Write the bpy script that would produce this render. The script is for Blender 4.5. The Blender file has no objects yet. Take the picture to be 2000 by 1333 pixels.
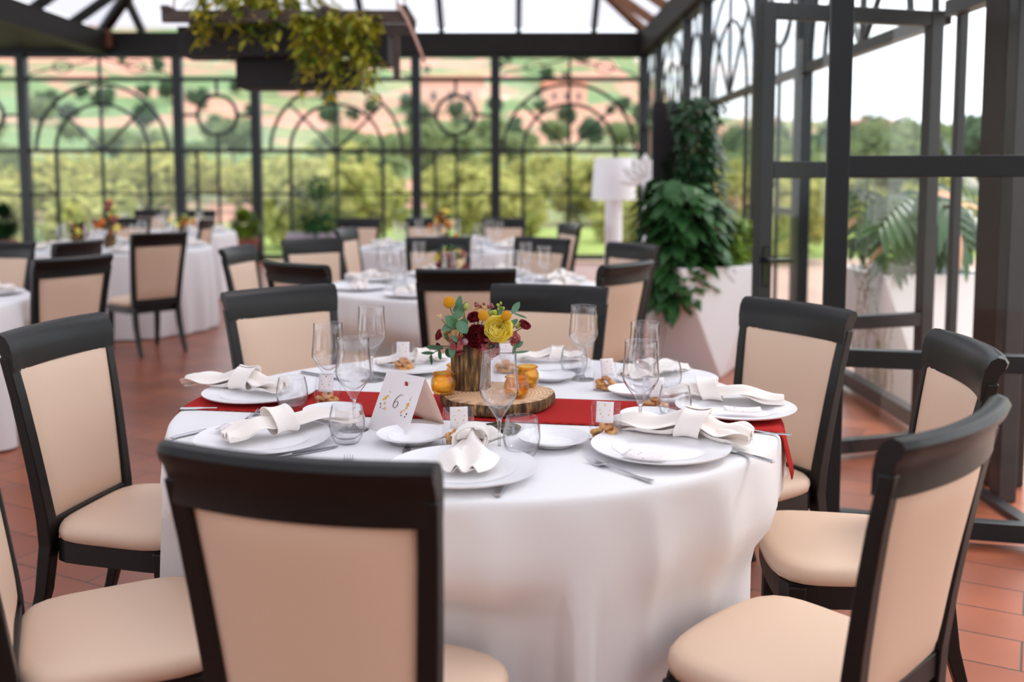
import bpy, bmesh, math, random
from mathutils import Vector, Matrix, noise
from math import sin, cos, pi, radians as R
random.seed(7)
SC = bpy.context.scene
COL = SC.collection

# ------------------------------------------------------------ camera, sky, exposure
HC = 1.43; TILT = R(5.0); FP = 35.0 / 36.0 * 2000.0; SHY = -0.0742
cd = bpy.data.cameras.new('camera'); cam = bpy.data.objects.new('camera', cd); COL.objects.link(cam)
cd.lens = 35.0; cd.sensor_width = 36.0; cd.shift_y = SHY; cd.clip_end = 2000
cam.location = (0, 0, HC); cam.rotation_euler = (pi/2 - TILT, 0, 0)
cd.dof.use_dof = True; cd.dof.focus_distance = 2.62; cd.dof.aperture_fstop = 1.7
SC.camera = cam
SC.view_settings.view_transform = 'Standard'; SC.view_settings.look = 'None'
SC.view_settings.gamma = 1.0; SC.view_settings.exposure = 1.25
SC.view_settings.use_curve_mapping = False
w = bpy.data.worlds.new('sky'); SC.world = w; w.use_nodes = True
nt = w.node_tree; nt.nodes.clear()
wo = nt.nodes.new('ShaderNodeOutputWorld'); bg = nt.nodes.new('ShaderNodeBackground')
tc = nt.nodes.new('ShaderNodeTexCoord'); nz = nt.nodes.new('ShaderNodeTexNoise'); rp = nt.nodes.new('ShaderNodeValToRGB')
nz.inputs['Scale'].default_value = 2.2; nz.inputs['Detail'].default_value = 5
rp.color_ramp.elements[0].position = .35; rp.color_ramp.elements[0].color = (.72, .78, .88, 1)
rp.color_ramp.elements[1].position = .7; rp.color_ramp.elements[1].color = (1, .99, .98, 1)
nt.links.new(tc.outputs['Generated'], nz.inputs['Vector']); nt.links.new(nz.outputs['Fac'], rp.inputs['Fac'])
nt.links.new(rp.outputs['Color'], bg.inputs['Color']); nt.links.new(bg.outputs['Background'], wo.inputs['Surface'])
bg.inputs['Strength'].default_value = 1.15
sl = bpy.data.lights.new('sun', 'SUN'); sun = bpy.data.objects.new('sun', sl); COL.objects.link(sun)
sl.energy = 1.6; sl.angle = R(25); sl.color = (1, .95, .88)
sun.rotation_euler = (R(38), 0, R(125))     # soft sun, high on the right beyond the side wall
SC.cycles.max_bounces = 10; SC.cycles.transparent_max_bounces = 32
SC.cycles.caustics_refractive = False; SC.cycles.caustics_reflective = False

def at(px, py, z):
    a = (px-1000)/FP; b = (666.5-py)/FP + SHY*2000/FP
    d = (a, cos(TILT)+b*sin(TILT), -sin(TILT)+b*cos(TILT)); k = (z-HC)/d[2]
    return (d[0]*k, d[1]*k)
def atd(px, py, Y):
    a = (px-1000)/FP; b = (666.5-py)/FP + SHY*2000/FP
    d = (a, cos(TILT)+b*sin(TILT), -sin(TILT)+b*cos(TILT)); k = Y/d[1]
    return Vector((d[0]*k, Y, HC+d[2]*k))

# ------------------------------------------------------------ materials
def s2l(c): return tuple(((x/255)/12.92 if x/255 <= .04045 else ((x/255+.055)/1.055)**2.4) for x in c)
def mat(name, col, rough=.5, metal=0, spec=.5, noise_amt=0, nscale=20, bump=0, bscale=200, sheen=0, col2=None, coat=0, stretch=None, trans=0):
    m = bpy.data.materials.new(name); m.use_nodes = True; n = m.node_tree; b = n.nodes['Principled BSDF']
    c = s2l(col); b.inputs['Base Color'].default_value = (*c, 1)
    b.inputs['Roughness'].default_value = rough; b.inputs['Metallic'].default_value = metal
    b.inputs['Specular IOR Level'].default_value = spec; b.inputs['Sheen Weight'].default_value = sheen
    b.inputs['Coat Weight'].default_value = coat
    t = n.nodes.new('ShaderNodeTexCoord'); mp = n.nodes.new('ShaderNodeMapping')
    if stretch: mp.inputs['Scale'].default_value = stretch
    n.links.new(t.outputs['Object'], mp.inputs['Vector'])
    if noise_amt or col2:
        q = n.nodes.new('ShaderNodeTexNoise'); q.inputs['Scale'].default_value = nscale; q.inputs['Detail'].default_value = 4
        n.links.new(mp.outputs['Vector'], q.inputs['Vector'])
        r = n.nodes.new('ShaderNodeValToRGB'); r.color_ramp.elements[0].position = .32; r.color_ramp.elements[1].position = .68
        d = s2l(col2) if col2 else tuple(x*(1-noise_amt) for x in c)
        r.color_ramp.elements[0].color = (*d, 1); r.color_ramp.elements[1].color = (*c, 1)
        n.links.new(q.outputs['Fac'], r.inputs['Fac']); n.links.new(r.outputs['Color'], b.inputs['Base Color'])
    if bump:
        q = n.nodes.new('ShaderNodeTexNoise'); q.inputs['Scale'].default_value = bscale; q.inputs['Detail'].default_value = 3
        n.links.new(mp.outputs['Vector'], q.inputs['Vector'])
        u = n.nodes.new('ShaderNodeBump'); u.inputs['Strength'].default_value = bump; u.inputs['Distance'].default_value = .002
        n.links.new(q.outputs['Fac'], u.inputs['Height']); n.links.new(u.outputs['Normal'], b.inputs['Normal'])
    if trans:
        tr = n.nodes.new('ShaderNodeBsdfTranslucent'); mx = n.nodes.new('ShaderNodeMixShader'); mx.inputs[0].default_value = trans
        tr.inputs['Color'].default_value = (*c, 1)
        if noise_amt or col2: n.links.new(r.outputs['Color'], tr.inputs['Color'])
        n.links.new(b.outputs[0], mx.inputs[1]); n.links.new(tr.outputs[0], mx.inputs[2])
        n.links.new(mx.outputs[0], n.nodes['Material Output'].inputs['Surface'])
    return m

def glassy(name, tint=(1, 1, 1), solid=0.0, refl=1.0, edge=(.6, .62, .66), ior=1.5):
    """thin clear glass: see-through, reflecting by Fresnel, denser where seen edge-on; solid = share of true refraction"""
    m = bpy.data.materials.new(name); m.use_nodes = True; n = m.node_tree; n.nodes.clear()
    out = n.nodes.new('ShaderNodeOutputMaterial'); tr = n.nodes.new('ShaderNodeBsdfTransparent'); gl = n.nodes.new('ShaderNodeBsdfGlossy')
    gl.inputs['Roughness'].default_value = .02; gl.inputs['Color'].default_value = (refl, refl, refl, 1)
    lw = n.nodes.new('ShaderNodeLayerWeight'); lw.inputs['Blend'].default_value = .5
    pw = n.nodes.new('ShaderNodeMath'); pw.operation = 'POWER'; pw.inputs[1].default_value = 4.0; n.links.new(lw.outputs['Facing'], pw.inputs[0])
    fr = n.nodes.new('ShaderNodeMath'); fr.operation = 'MULTIPLY_ADD'; fr.inputs[1].default_value = .8; fr.inputs[2].default_value = .04; n.links.new(pw.outputs[0], fr.inputs[0])
    rr = n.nodes.new('ShaderNodeValToRGB'); rr.color_ramp.elements[0].color = (*tint, 1); rr.color_ramp.elements[0].position = .55
    rr.color_ramp.elements[1].color = (*[a*b for a, b in zip(tint, edge)], 1); rr.color_ramp.elements[1].position = 1.0
    n.links.new(lw.outputs['Facing'], rr.inputs['Fac']); n.links.new(rr.outputs['Color'], tr.inputs['Color'])
    mx = n.nodes.new('ShaderNodeMixShader'); n.links.new(fr.outputs[0], mx.inputs[0]); n.links.new(tr.outputs[0], mx.inputs[1]); n.links.new(gl.outputs[0], mx.inputs[2])
    last = mx
    if solid:
        g = n.nodes.new('ShaderNodeBsdfGlass'); g.inputs['Roughness'].default_value = 0; g.inputs['IOR'].default_value = 1.45
        g.inputs['Color'].default_value = (*tint, 1)
        m2 = n.nodes.new('ShaderNodeMixShader'); m2.inputs[0].default_value = solid
        n.links.new(mx.outputs[0], m2.inputs[1]); n.links.new(g.outputs[0], m2.inputs[2]); last = m2
    n.links.new(last.outputs[0], out.inputs['Surface']); return m

M = {}
M['wood'] = mat('wenge_wood', (21, 20, 20), .36, noise_amt=.35, nscale=30, stretch=(1, 1, 8), bump=.15, bscale=120, spec=.35)
M['leather'] = mat('cream_leatherette', (222, 193, 170), .45, bump=.25, bscale=500, spec=.4)
M['cloth'] = mat('white_linen', (236, 234, 236), .85, bump=.3, bscale=900, sheen=.2, spec=.2)
M['napkin'] = mat('ivory_napkin', (248, 240, 234), .8, bump=.3, bscale=700, sheen=.3, spec=.2)
M['china'] = mat('white_porcelain', (246, 245, 248), .3, spec=.35)
M['steel'] = mat('stainless_steel', (200, 200, 205), .16, metal=1)
M['frame'] = mat('dark_painted_steel', (32, 38, 42), .4, spec=.4, noise_amt=.15, nscale=5)
M['beam'] = mat('dark_roof_beam', (30, 27, 25), .6, noise_amt=.3, nscale=6, spec=.3)
M['rafterwood'] = mat('brown_timber', (140, 92, 62), .6, noise_amt=.4, nscale=8, stretch=(1, 6, 1))
M['pane'] = glassy('window_glass', (.97, .985, .98), edge=(.85, .88, .88), refl=.9)
M['winebowl'] = glassy('crystal_bowl', (.985, .985, .99), solid=.03, edge=(.30, .31, .36))
M['winestem'] = glassy('crystal_stem', (.97, .97, .98), solid=.55, edge=(.5, .5, .55))
M['amber'] = glassy('amber_glass', (1, .80, .36), solid=.15, edge=(.85, .6, .3))
M['cello'] = glassy('cellophane', (.95, .95, .97), solid=.0, edge=(.7, .7, .75), ior=1.45)
M['smoke'] = mat('black_glass', (30, 34, 36), .08, spec=.6)
M['paper'] = mat('white_card', (238, 230, 232), .7, bump=.1, bscale=900)
M['paperpink'] = mat('blush_card', (248, 214, 196), .8)
M['ink'] = mat('dark_red_ink', (60, 25, 28), .6)
M['pred'] = mat('printed_red', (176, 46, 38), .6); M['pyel'] = mat('printed_yellow', (226, 170, 40), .6)
M['pnavy'] = mat('printed_navy', (40, 44, 70), .6); M['ppeach'] = mat('printed_peach', (235, 180, 140), .6); M['pgreen'] = mat('printed_green', (110, 125, 80), .6)
M['biscuit'] = mat('baked_biscuit', (232, 176, 108), .7, col2=(214, 140, 76), nscale=60, bump=.4, bscale=150)
M['red'] = mat('red_runner', (188, 34, 34), .85, bump=.3, bscale=400, spec=.15)
M['white'] = mat('white_plastic', (246, 245, 248), .4)
M['soil'] = mat('potting_soil', (60, 46, 38), .9, noise_amt=.4)
M['leaf'] = mat('green_leaf', (66, 118, 56), .5, col2=(34, 78, 40), nscale=9, trans=.25)
M['leafy'] = mat('yellow_green_leaf', (150, 176, 60), .5, col2=(92, 130, 48), nscale=9, trans=.35)
M['leafdark'] = mat('dark_climber_leaf', (44, 88, 46), .45, col2=(24, 54, 32), nscale=9, trans=.25)
M['autumn'] = mat('yellow_trailing_leaf', (226, 206, 60), .5, col2=(92, 128, 46), nscale=7, trans=.35)
M['dry'] = mat('dry_trailing_stems', (150, 118, 88), .7, col2=(110, 130, 90), nscale=14, trans=.2)
M['euc'] = mat('eucalyptus_leaf', (74, 126, 78), .5, col2=(104, 144, 118), nscale=40, trans=.2)
M['eucd'] = mat('olive_leaf', (58, 96, 62), .5, trans=.2)
M['bud'] = mat('green_bud', (170, 184, 74), .6)
M['billy'] = mat('mustard_pompom', (232, 166, 20), .8, bump=1.0, bscale=900)
M['yrose'] = mat('yellow_petal', (255, 240, 96), .6, col2=(255, 246, 160), nscale=30, trans=.5)
M['crose'] = mat('cream_petal', (246, 218, 168), .6, trans=.25)
M['brose'] = mat('burgundy_petal', (150, 28, 46), .6, col2=(96, 14, 28), nscale=40, trans=.15)
M['pink'] = mat('dusty_pink_petal', (200, 110, 110), .6, col2=(150, 60, 66), nscale=40, trans=.25)
M['lpink'] = mat('pale_pink_petal', (232, 186, 190), .6, trans=.25)
M['berry'] = mat('dark_red_berry', (130, 40, 26), .25, coat=.5)
M['orange'] = mat('orange_petal', (222, 120, 40), .6, trans=.2)
M['stem'] = mat('plant_stem', (90, 100, 60), .7)
M['trunk'] = mat('tree_bark', (96, 80, 66), .9, noise_amt=.4, nscale=8)
M['terracotta'] = mat('clay_pot', (150, 90, 72), .8)
M['lilac'] = mat('pale_lilac_trough', (190, 182, 200), .6)
M['plankwood'] = mat('weathered_plank', (86, 70, 64), .7, noise_amt=.4, nscale=10, stretch=(1, 6, 6))
M['darkbox'] = mat('dark_planter_box', (34, 30, 32), .8)
M['rope'] = mat('pale_rope', (206, 164, 150), .8)

def bark():
    m = bpy.data.materials.new('log_bark'); m.use_nodes = True; n = m.node_tree; b = n.nodes['Principled BSDF']
    t = n.nodes.new('ShaderNodeTexCoord'); mp = n.nodes.new('ShaderNodeMapping'); mp.inputs['Scale'].default_value = (1, 1, .16)
    q = n.nodes.new('ShaderNodeTexNoise'); q.inputs['Scale'].default_value = 95; q.inputs['Detail'].default_value = 6
    r = n.nodes.new('ShaderNodeValToRGB'); e = r.color_ramp.elements
    e[0].position = .34; e[0].color = (*s2l((46, 36, 26)), 1); e[1].position = .72; e[1].color = (*s2l((196, 150, 100)), 1)
    k = e.new(.52); k.color = (*s2l((106, 82, 50)), 1)
    n.links.new(t.outputs['Object'], mp.inputs['Vector']); n.links.new(mp.outputs['Vector'], q.inputs['Vector']); n.links.new(q.outputs['Fac'], r.inputs['Fac'])
    n.links.new(r.outputs['Color'], b.inputs['Base Color']); b.inputs['Roughness'].default_value = .85
    u = n.nodes.new('ShaderNodeBump'); u.inputs['Strength'].default_value = .9; u.inputs['Distance'].default_value = .004
    n.links.new(q.outputs['Fac'], u.inputs['Height']); n.links.new(u.outputs['Normal'], b.inputs['Normal']); return m
M['bark'] = bark()
def rings():
    m = bpy.data.materials.new('cut_wood_rings'); m.use_nodes = True; n = m.node_tree; b = n.nodes['Principled BSDF']
    t = n.nodes.new('ShaderNodeTexCoord'); v = n.nodes.new('ShaderNodeTexWave'); v.wave_type = 'RINGS'; v.rings_direction = 'Z'
    v.inputs['Scale'].default_value = 28; v.inputs['Distortion'].default_value = 2.5; v.inputs['Detail'].default_value = 3
    r = n.nodes.new('ShaderNodeValToRGB'); e = r.color_ramp.elements
    e[0].color = (*s2l((196, 150, 112)), 1); e[1].color = (*s2l((226, 188, 154)), 1)
    n.links.new(t.outputs['Object'], v.inputs['Vector']); n.links.new(v.outputs['Fac'], r.inputs['Fac']); n.links.new(r.outputs['Color'], b.inputs['Base Color'])
    b.inputs['Roughness'].default_value = .6; return m
M['rings'] = rings()
def runner_mat():
    m = M['red']; n = m.node_tree; b = n.nodes['Principled BSDF']
    t = n.nodes.new('ShaderNodeTexCoord'); v = n.nodes.new('ShaderNodeTexWave'); v.bands_direction = 'Y'
    v.inputs['Scale'].default_value = 60; v.inputs['Distortion'].default_value = .6
    r = n.nodes.new('ShaderNodeValToRGB'); r.color_ramp.elements[0].color = (*s2l((158, 22, 24)), 1); r.color_ramp.elements[1].color = (*s2l((204, 48, 44)), 1)
    n.links.new(t.outputs['Object'], v.inputs['Vector']); n.links.new(v.outputs['Fac'], r.inputs['Fac']); n.links.new(r.outputs['Color'], b.inputs['Base Color'])
    u = n.nodes.new('ShaderNodeBump'); u.inputs['Strength'].default_value = .8; u.inputs['Distance'].default_value = .002
    n.links.new(v.outputs['Fac'], u.inputs['Height']); n.links.new(u.outputs['Normal'], b.inputs['Normal'])
runner_mat()
def tiles(name, ca, cb, mortar, rot, wdt, hgt, rough):
    m = bpy.data.materials.new(name); m.use_nodes = True; n = m.node_tree; b = n.nodes['Principled BSDF']
    t = n.nodes.new('ShaderNodeTexCoord'); mp = n.nodes.new('ShaderNodeMapping'); mp.inputs['Rotation'].default_value = (0, 0, rot)
    k = n.nodes.new('ShaderNodeTexBrick'); k.inputs['Scale'].default_value = 1; k.inputs['Brick Width'].default_value = wdt; k.inputs['Row Height'].default_value = hgt
    k.inputs['Mortar Size'].default_value = .004; k.inputs['Mortar Smooth'].default_value = .3; k.inputs['Bias'].default_value = 0
    k.inputs['Color1'].default_value = (*s2l(ca), 1); k.inputs['Color2'].default_value = (*s2l(cb), 1); k.inputs['Mortar'].default_value = (*s2l(mortar), 1)
    q = n.nodes.new('ShaderNodeTexNoise'); q.inputs['Scale'].default_value = 2.6; q.inputs['Detail'].default_value = 8
    r = n.nodes.new('ShaderNodeValToRGB'); r.color_ramp.elements[0].color = (.55, .5, .5, 1); r.color_ramp.elements[1].color = (1.15, 1.1, 1.05, 1)
    mx = n.nodes.new('ShaderNodeMixRGB'); mx.blend_type = 'MULTIPLY'; mx.inputs[0].default_value = .8
    for a in (k, q): n.links.new(mp.outputs['Vector'], a.inputs['Vector'])
    n.links.new(t.outputs['Object'], mp.inputs['Vector']); n.links.new(q.outputs['Fac'], r.inputs['Fac'])
    n.links.new(k.outputs['Color'], mx.inputs[1]); n.links.new(r.outputs['Color'], mx.inputs[2]); n.links.new(mx.outputs[0], b.inputs['Base Color'])
    b.inputs['Roughness'].default_value = rough
    u = n.nodes.new('ShaderNodeBump'); u.invert = True; u.inputs['Strength'].default_value = .6; u.inputs['Distance'].default_value = .003
    n.links.new(k.outputs['Fac'], u.inputs['Height']); n.links.new(u.outputs['Normal'], b.inputs['Normal']); return m
M['floor'] = tiles('terracotta_tiles', (166, 94, 64), (138, 74, 52), (78, 60, 52), R(28), .42, .21, .33)
M['terrace'] = tiles('pale_paving', (196, 166, 150), (180, 150, 136), (130, 116, 108), R(28), .4, .4, .7)
def roofmat():
    m = bpy.data.materials.new('translucent_roof_sheet'); m.use_nodes = True; n = m.node_tree; n.nodes.clear()
    o = n.nodes.new('ShaderNodeOutputMaterial'); a = n.nodes.new('ShaderNodeBsdfTransparent'); b = n.nodes.new('ShaderNodeBsdfTranslucent'); c = n.nodes.new('ShaderNodeMixShader')
    d = n.nodes.new('ShaderNodeBsdfDiffuse'); e = n.nodes.new('ShaderNodeMixShader')
    a.inputs[0].default_value = (.33, .33, .36, 1); b.inputs[0].default_value = (.50, .49, .53, 1); d.inputs[0].default_value = (.5, .5, .53, 1)
    c.inputs[0].default_value = .55; e.inputs[0].default_value = .12
    n.links.new(a.outputs[0], c.inputs[1]); n.links.new(b.outputs[0], c.inputs[2]); n.links.new(c.outputs[0], e.inputs[1]); n.links.new(d.outputs[0], e.inputs[2]); n.links.new(e.outputs[0], o.inputs[0]); return m
M['roof'] = roofmat()
def landmat():
    m = bpy.data.materials.new('hillside_fields'); m.use_nodes = True; n = m.node_tree; b = n.nodes['Principled BSDF']; b.inputs['Roughness'].default_value = .95; b.inputs['Specular IOR Level'].default_value = .1
    t = n.nodes.new('ShaderNodeTexCoord'); v = n.nodes.new('ShaderNodeTexVoronoi'); v.inputs['Scale'].default_value = .035
    q = n.nodes.new('ShaderNodeTexNoise'); q.inputs['Scale'].default_value = .05; q.inputs['Detail'].default_value = 8; q.inputs['Distortion'].default_value = 1.2
    mx = n.nodes.new('ShaderNodeMixRGB'); mx.inputs[0].default_value = .55; se = n.nodes.new('ShaderNodeSeparateColor')
    r = n.nodes.new('ShaderNodeValToRGB'); e = r.color_ramp.elements; e[0].position = .2; e[0].color = (*s2l((112, 138, 98)), 1); e[1].position = .8; e[1].color = (*s2l((220, 180, 164)), 1)
    for p, c in ((.38, (100, 122, 82)), (.46, (138, 138, 98)), (.52, (90, 116, 84)), (.58, (190, 140, 122)), (.66, (168, 126, 110)), (.72, (112, 132, 96))):
        k = e.new(p); k.color = (*s2l(c), 1)
    n.links.new(t.outputs['Object'], v.inputs['Vector']); n.links.new(t.outputs['Object'], q.inputs['Vector'])
    n.links.new(v.outputs['Color'], mx.inputs[1]); n.links.new(q.outputs['Fac'], mx.inputs[2]); n.links.new(mx.outputs[0], se.inputs[0])
    n.links.new(se.outputs[0], r.inputs['Fac']); n.links.new(r.outputs['Color'], b.inputs['Base Color']); return m
M['land'] = landmat()  # field colours muted to stand in for distance haze
M['grass'] = mat('garden_grass', (140, 154, 84), .95, col2=(106, 126, 66), nscale=.8, spec=.1)
M['tree1'] = mat('olive_tree_leaves', (140, 152, 104), .9, col2=(106, 126, 88), nscale=2, trans=.3, spec=.1)  # leaf colours of trees and bushes desaturated in place of atmospheric haze
M['tree2'] = mat('yellow_green_tree_leaves', (186, 180, 108), .9, col2=(140, 148, 86), nscale=2, trans=.3, spec=.1)
M['tree3'] = mat('dark_green_tree_leaves', (98, 118, 88), .9, col2=(72, 98, 78), nscale=2, trans=.3, spec=.1)
M['housewall'] = mat('pink_plaster', (224, 176, 156), .9); M['houseroof'] = mat('clay_roof_tiles', (176, 110, 84), .9)
M['housewin'] = mat('dark_window', (60, 66, 72), .3)

# ------------------------------------------------------------ mesh building
class MB:
    def __init__(s): s.v = []; s.f = []
    def add(s, vs, fs):
        o = len(s.v); s.v += [tuple(p) for p in vs]; s.f += [tuple(i+o for i in f) for f in fs]; return s
    def box(s, c, d, rot=None):
        hx, hy, hz = d[0]/2, d[1]/2, d[2]/2
        vs = [Vector((x, y, z)) for x in (-hx, hx) for y in (-hy, hy) for z in (-hz, hz)]
        if rot is not None: vs = [rot @ p for p in vs]
        vs = [p+Vector(c) for p in vs]
        return s.add(vs, [(0, 1, 3, 2), (4, 6, 7, 5), (0, 4, 5, 1), (2, 3, 7, 6), (0, 2, 6, 4), (1, 5, 7, 3)])
    def sweep(s, pts, wd, dp, nrm, closed=False):
        """rectangular bar along pts; wd = in-plane width, dp = depth along nrm"""
        pts = [Vector(p) for p in pts]; nrm = Vector(nrm).normalized(); n = len(pts); vs = []
        for i, p in enumerate(pts):
            a = pts[(i-1) % n] if (closed or i > 0) else p; b = pts[(i+1) % n] if (closed or i < n-1) else p
            t = (b-a).normalized(); u = nrm.cross(t).normalized()
            ww = wd[i] if isinstance(wd, (list, tuple)) else wd
            dd = dp[i] if isinstance(dp, (list, tuple)) else dp
            for a1, b1 in ((-1, -1), (1, -1), (1, 1), (-1, 1)): vs.append(p+u*ww/2*a1+nrm*dd/2*b1)
        fs = []
        for i in range(n if closed else n-1):
            j = (i+1) % n
            for k in range(4): l = (k+1) % 4; fs.append((4*i+k, 4*i+l, 4*j+l, 4*j+k))
        if not closed: fs += [(3, 2, 1, 0), tuple(4*(n-1)+k for k in range(4))]
        return s.add(vs, fs)
    def tube(s, pts, r, seg=8, cap=True):
        pts = [Vector(p) for p in pts]; n = len(pts); vs = []
        up = Vector((0, 0, 1)); t0 = (pts[1]-pts[0]).normalized()
        u = t0.cross(up); u = u.normalized() if u.length > 1e-3 else Vector((1, 0, 0))
        for i, p in enumerate(pts):
            t = ((pts[i+1] if i < n-1 else p)-(pts[i-1] if i else p)).normalized()
            u = (u-t*u.dot(t)).normalized(); v = t.cross(u); rr = r[i] if isinstance(r, (list, tuple)) else r
            for k in range(seg): a = 2*pi*k/seg; vs.append(p+u*cos(a)*rr+v*sin(a)*rr)
        fs = [(i*seg+k, i*seg+(k+1) % seg, (i+1)*seg+(k+1) % seg, (i+1)*seg+k) for i in range(n-1) for k in range(seg)]
        if cap: fs += [tuple(reversed(range(seg))), tuple((n-1)*seg+k for k in range(seg))]
        return s.add(vs, fs)
    def lathe(s, prof, seg=32, c=(0, 0, 0), wob=None, cap=True):
        s.closed = True
        vs = []; fs = []; n = len(prof)
        for i, (r, z) in enumerate(prof):
            for k in range(seg):
                a = 2*pi*k/seg; q = r*(wob(a, i) if wob else 1); vs.append((c[0]+q*cos(a), c[1]+q*sin(a), c[2]+z))
        for i in range(n-1):
            for k in range(seg): fs.append((i*seg+k, i*seg+(k+1) % seg, (i+1)*seg+(k+1) % seg, (i+1)*seg+k))
        if cap and prof[0][0] > 1e-5: fs.append(tuple(reversed(range(seg))))
        if cap and prof[-1][0] > 1e-5: fs.append(tuple((n-1)*seg+k for k in range(seg)))
        return s.add(vs, fs)
    def blob(s, c, r, seg=10, rings=7, jit=0):
        prof = [(max(1e-4, sin(pi*i/rings)), -cos(pi*i/rings)) for i in range(rings+1)]
        r = r if isinstance(r, (tuple, list)) else (r, r, r); vs = []; fs = []
        for i, (a, z) in enumerate(prof):
            for k in range(seg):
                t = 2*pi*k/seg; j = 1+random.uniform(-jit, jit); vs.append((c[0]+a*cos(t)*r[0]*j, c[1]+a*sin(t)*r[1]*j, c[2]+z*r[2]*j))
        for i in range(rings):
            for k in range(seg): fs.append((i*seg+k, i*seg+(k+1) % seg, (i+1)*seg+(k+1) % seg, (i+1)*seg+k))
        return s.add(vs, fs)
    def grid(s, fn, nu, nv, close_u=False):
        vs = [fn(i/(nu if close_u else nu-1), j/(nv-1)) for j in range(nv) for i in range(nu)]
        fs = [(j*nu+i, j*nu+(i+1) % nu, (j+1)*nu+(i+1) % nu, (j+1)*nu+i) for j in range(nv-1) for i in range(nu if close_u else nu-1)]
        return s.add(vs, fs)
    def leaf(s, p, d, L, W, droop=.3, nseg=3, nrm=None, fold=.15):
        """pointed leaf blade from p along d"""
        d = Vector(d).normalized(); up = Vector(nrm) if nrm is not None else Vector((0, 0, 1))
        sd = d.cross(up); sd = sd.normalized() if sd.length > 1e-3 else Vector((1, 0, 0)); up = sd.cross(d).normalized()
        vs = []; p = Vector(p)
        for i in range(nseg+1):
            t = i/nseg; c = p+d*L*t-Vector((0, 0, 1))*droop*L*t*t; wd = W*.5*sin(pi*(t*.88+.08))**.8
            if i == nseg: wd = W*.02
            vs += [c-sd*wd+up*fold*wd, c, c+sd*wd+up*fold*wd]
        fs = []
        for i in range(nseg):
            for k in (0, 1): fs.append((3*i+k, 3*i+k+1, 3*i+k+4, 3*i+k+3))
        return s.add(vs, fs)
    def build(s, name, m, parent=None, smooth=True, loc=None, rot=None, solid=0, bevel=0, sub=0, auto=None):
        me = bpy.data.meshes.new(name); me.from_pydata(s.v, [], s.f); me.update()
        ob = bpy.data.objects.new(name, me); COL.objects.link(ob)
        if getattr(s, 'closed', 0): fixn(ob)
        me.materials.append(M[m] if isinstance(m, str) else m)
        if smooth:
            me.polygons.foreach_set('use_smooth', [True]*len(me.polygons))
            if auto is not None: me.set_sharp_from_angle(angle=R(auto))
        if parent: ob.parent = parent
        if loc: ob.location = loc
        if rot: ob.rotation_euler = rot
        if solid: md = ob.modifiers.new('solid', 'SOLIDIFY'); md.thickness = solid; md.offset = 0
        if bevel: md = ob.modifiers.new('bevel', 'BEVEL'); md.width = bevel; md.segments = 2; md.limit_method = 'ANGLE'
        if sub: md = ob.modifiers.new('sub', 'SUBSURF'); md.levels = sub; md.render_levels = sub
        return ob
def fixn(ob):
    bm = bmesh.new(); bm.from_mesh(ob.data); bmesh.ops.recalc_face_normals(bm, faces=bm.faces); bm.to_mesh(ob.data); bm.free(); return ob

def tag(o, label=None, cat=None, group=None, kind=None):
    if label: o['label'] = label
    if cat: o['category'] = cat
    if group: o['group'] = group
    if kind: o['kind'] = kind
    return o
def empty(name, loc=(0, 0, 0), rz=0):
    o = bpy.data.objects.new(name, None); COL.objects.link(o); o.location = loc; o.rotation_euler = (0, 0, rz); o.empty_display_size = .1; return o
def dup(root, loc=None, rz=None, label=None, group=None):
    r = root.copy(); COL.objects.link(r)
    for k in ('label', 'group'):
        if k in r: del r[k]
    if loc is not None: r.location = loc
    if rz is not None: r.rotation_euler = (0, 0, rz)
    if label: r['label'] = label
    if group: r['group'] = group
    for ch in root.children:
        c = ch.copy(); COL.objects.link(c); c.parent = r
        for g in ch.children: d = g.copy(); COL.objects.link(d); d.parent = c
    return r
class Proto:
    """places a finished thing: the first call moves the thing itself, later calls copy it"""
    def __init__(s, root): s.r = root; s.used = False
    def put(s, loc, rz, label, group=None, scale=None):
        if not s.used: s.used = True; o = s.r; o.location = loc; o.rotation_euler = (0, 0, rz); o['label'] = label; (group and o.__setitem__('group', group))
        else: o = dup(s.r, loc, rz, label, group)
        o.scale = (scale,)*3 if scale else (1, 1, 1)
        return o
# ------------------------------------------------------------ setting: floor, walls, roof
WX = 2.27; WY = 17.0; LX = -6.9; ZE = 3.51; ZT = 3.86; SLOPE = math.tan(R(34))
def struct(o): return tag(o, kind='structure')
fl = MB().box((-4.35, 6.5, -.05), (13.1+.4, 21.4, .1)).build('floor', 'floor', smooth=False); struct(fl)
tr = MB().box((10.45, 8, -.32), (16, 26, .1)).box((-4.4, 18.9, -.32), (14.0, 3.3, .1)).build('floor', 'terrace', smooth=False); struct(tr); tr['kind'] = 'structure'

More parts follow.
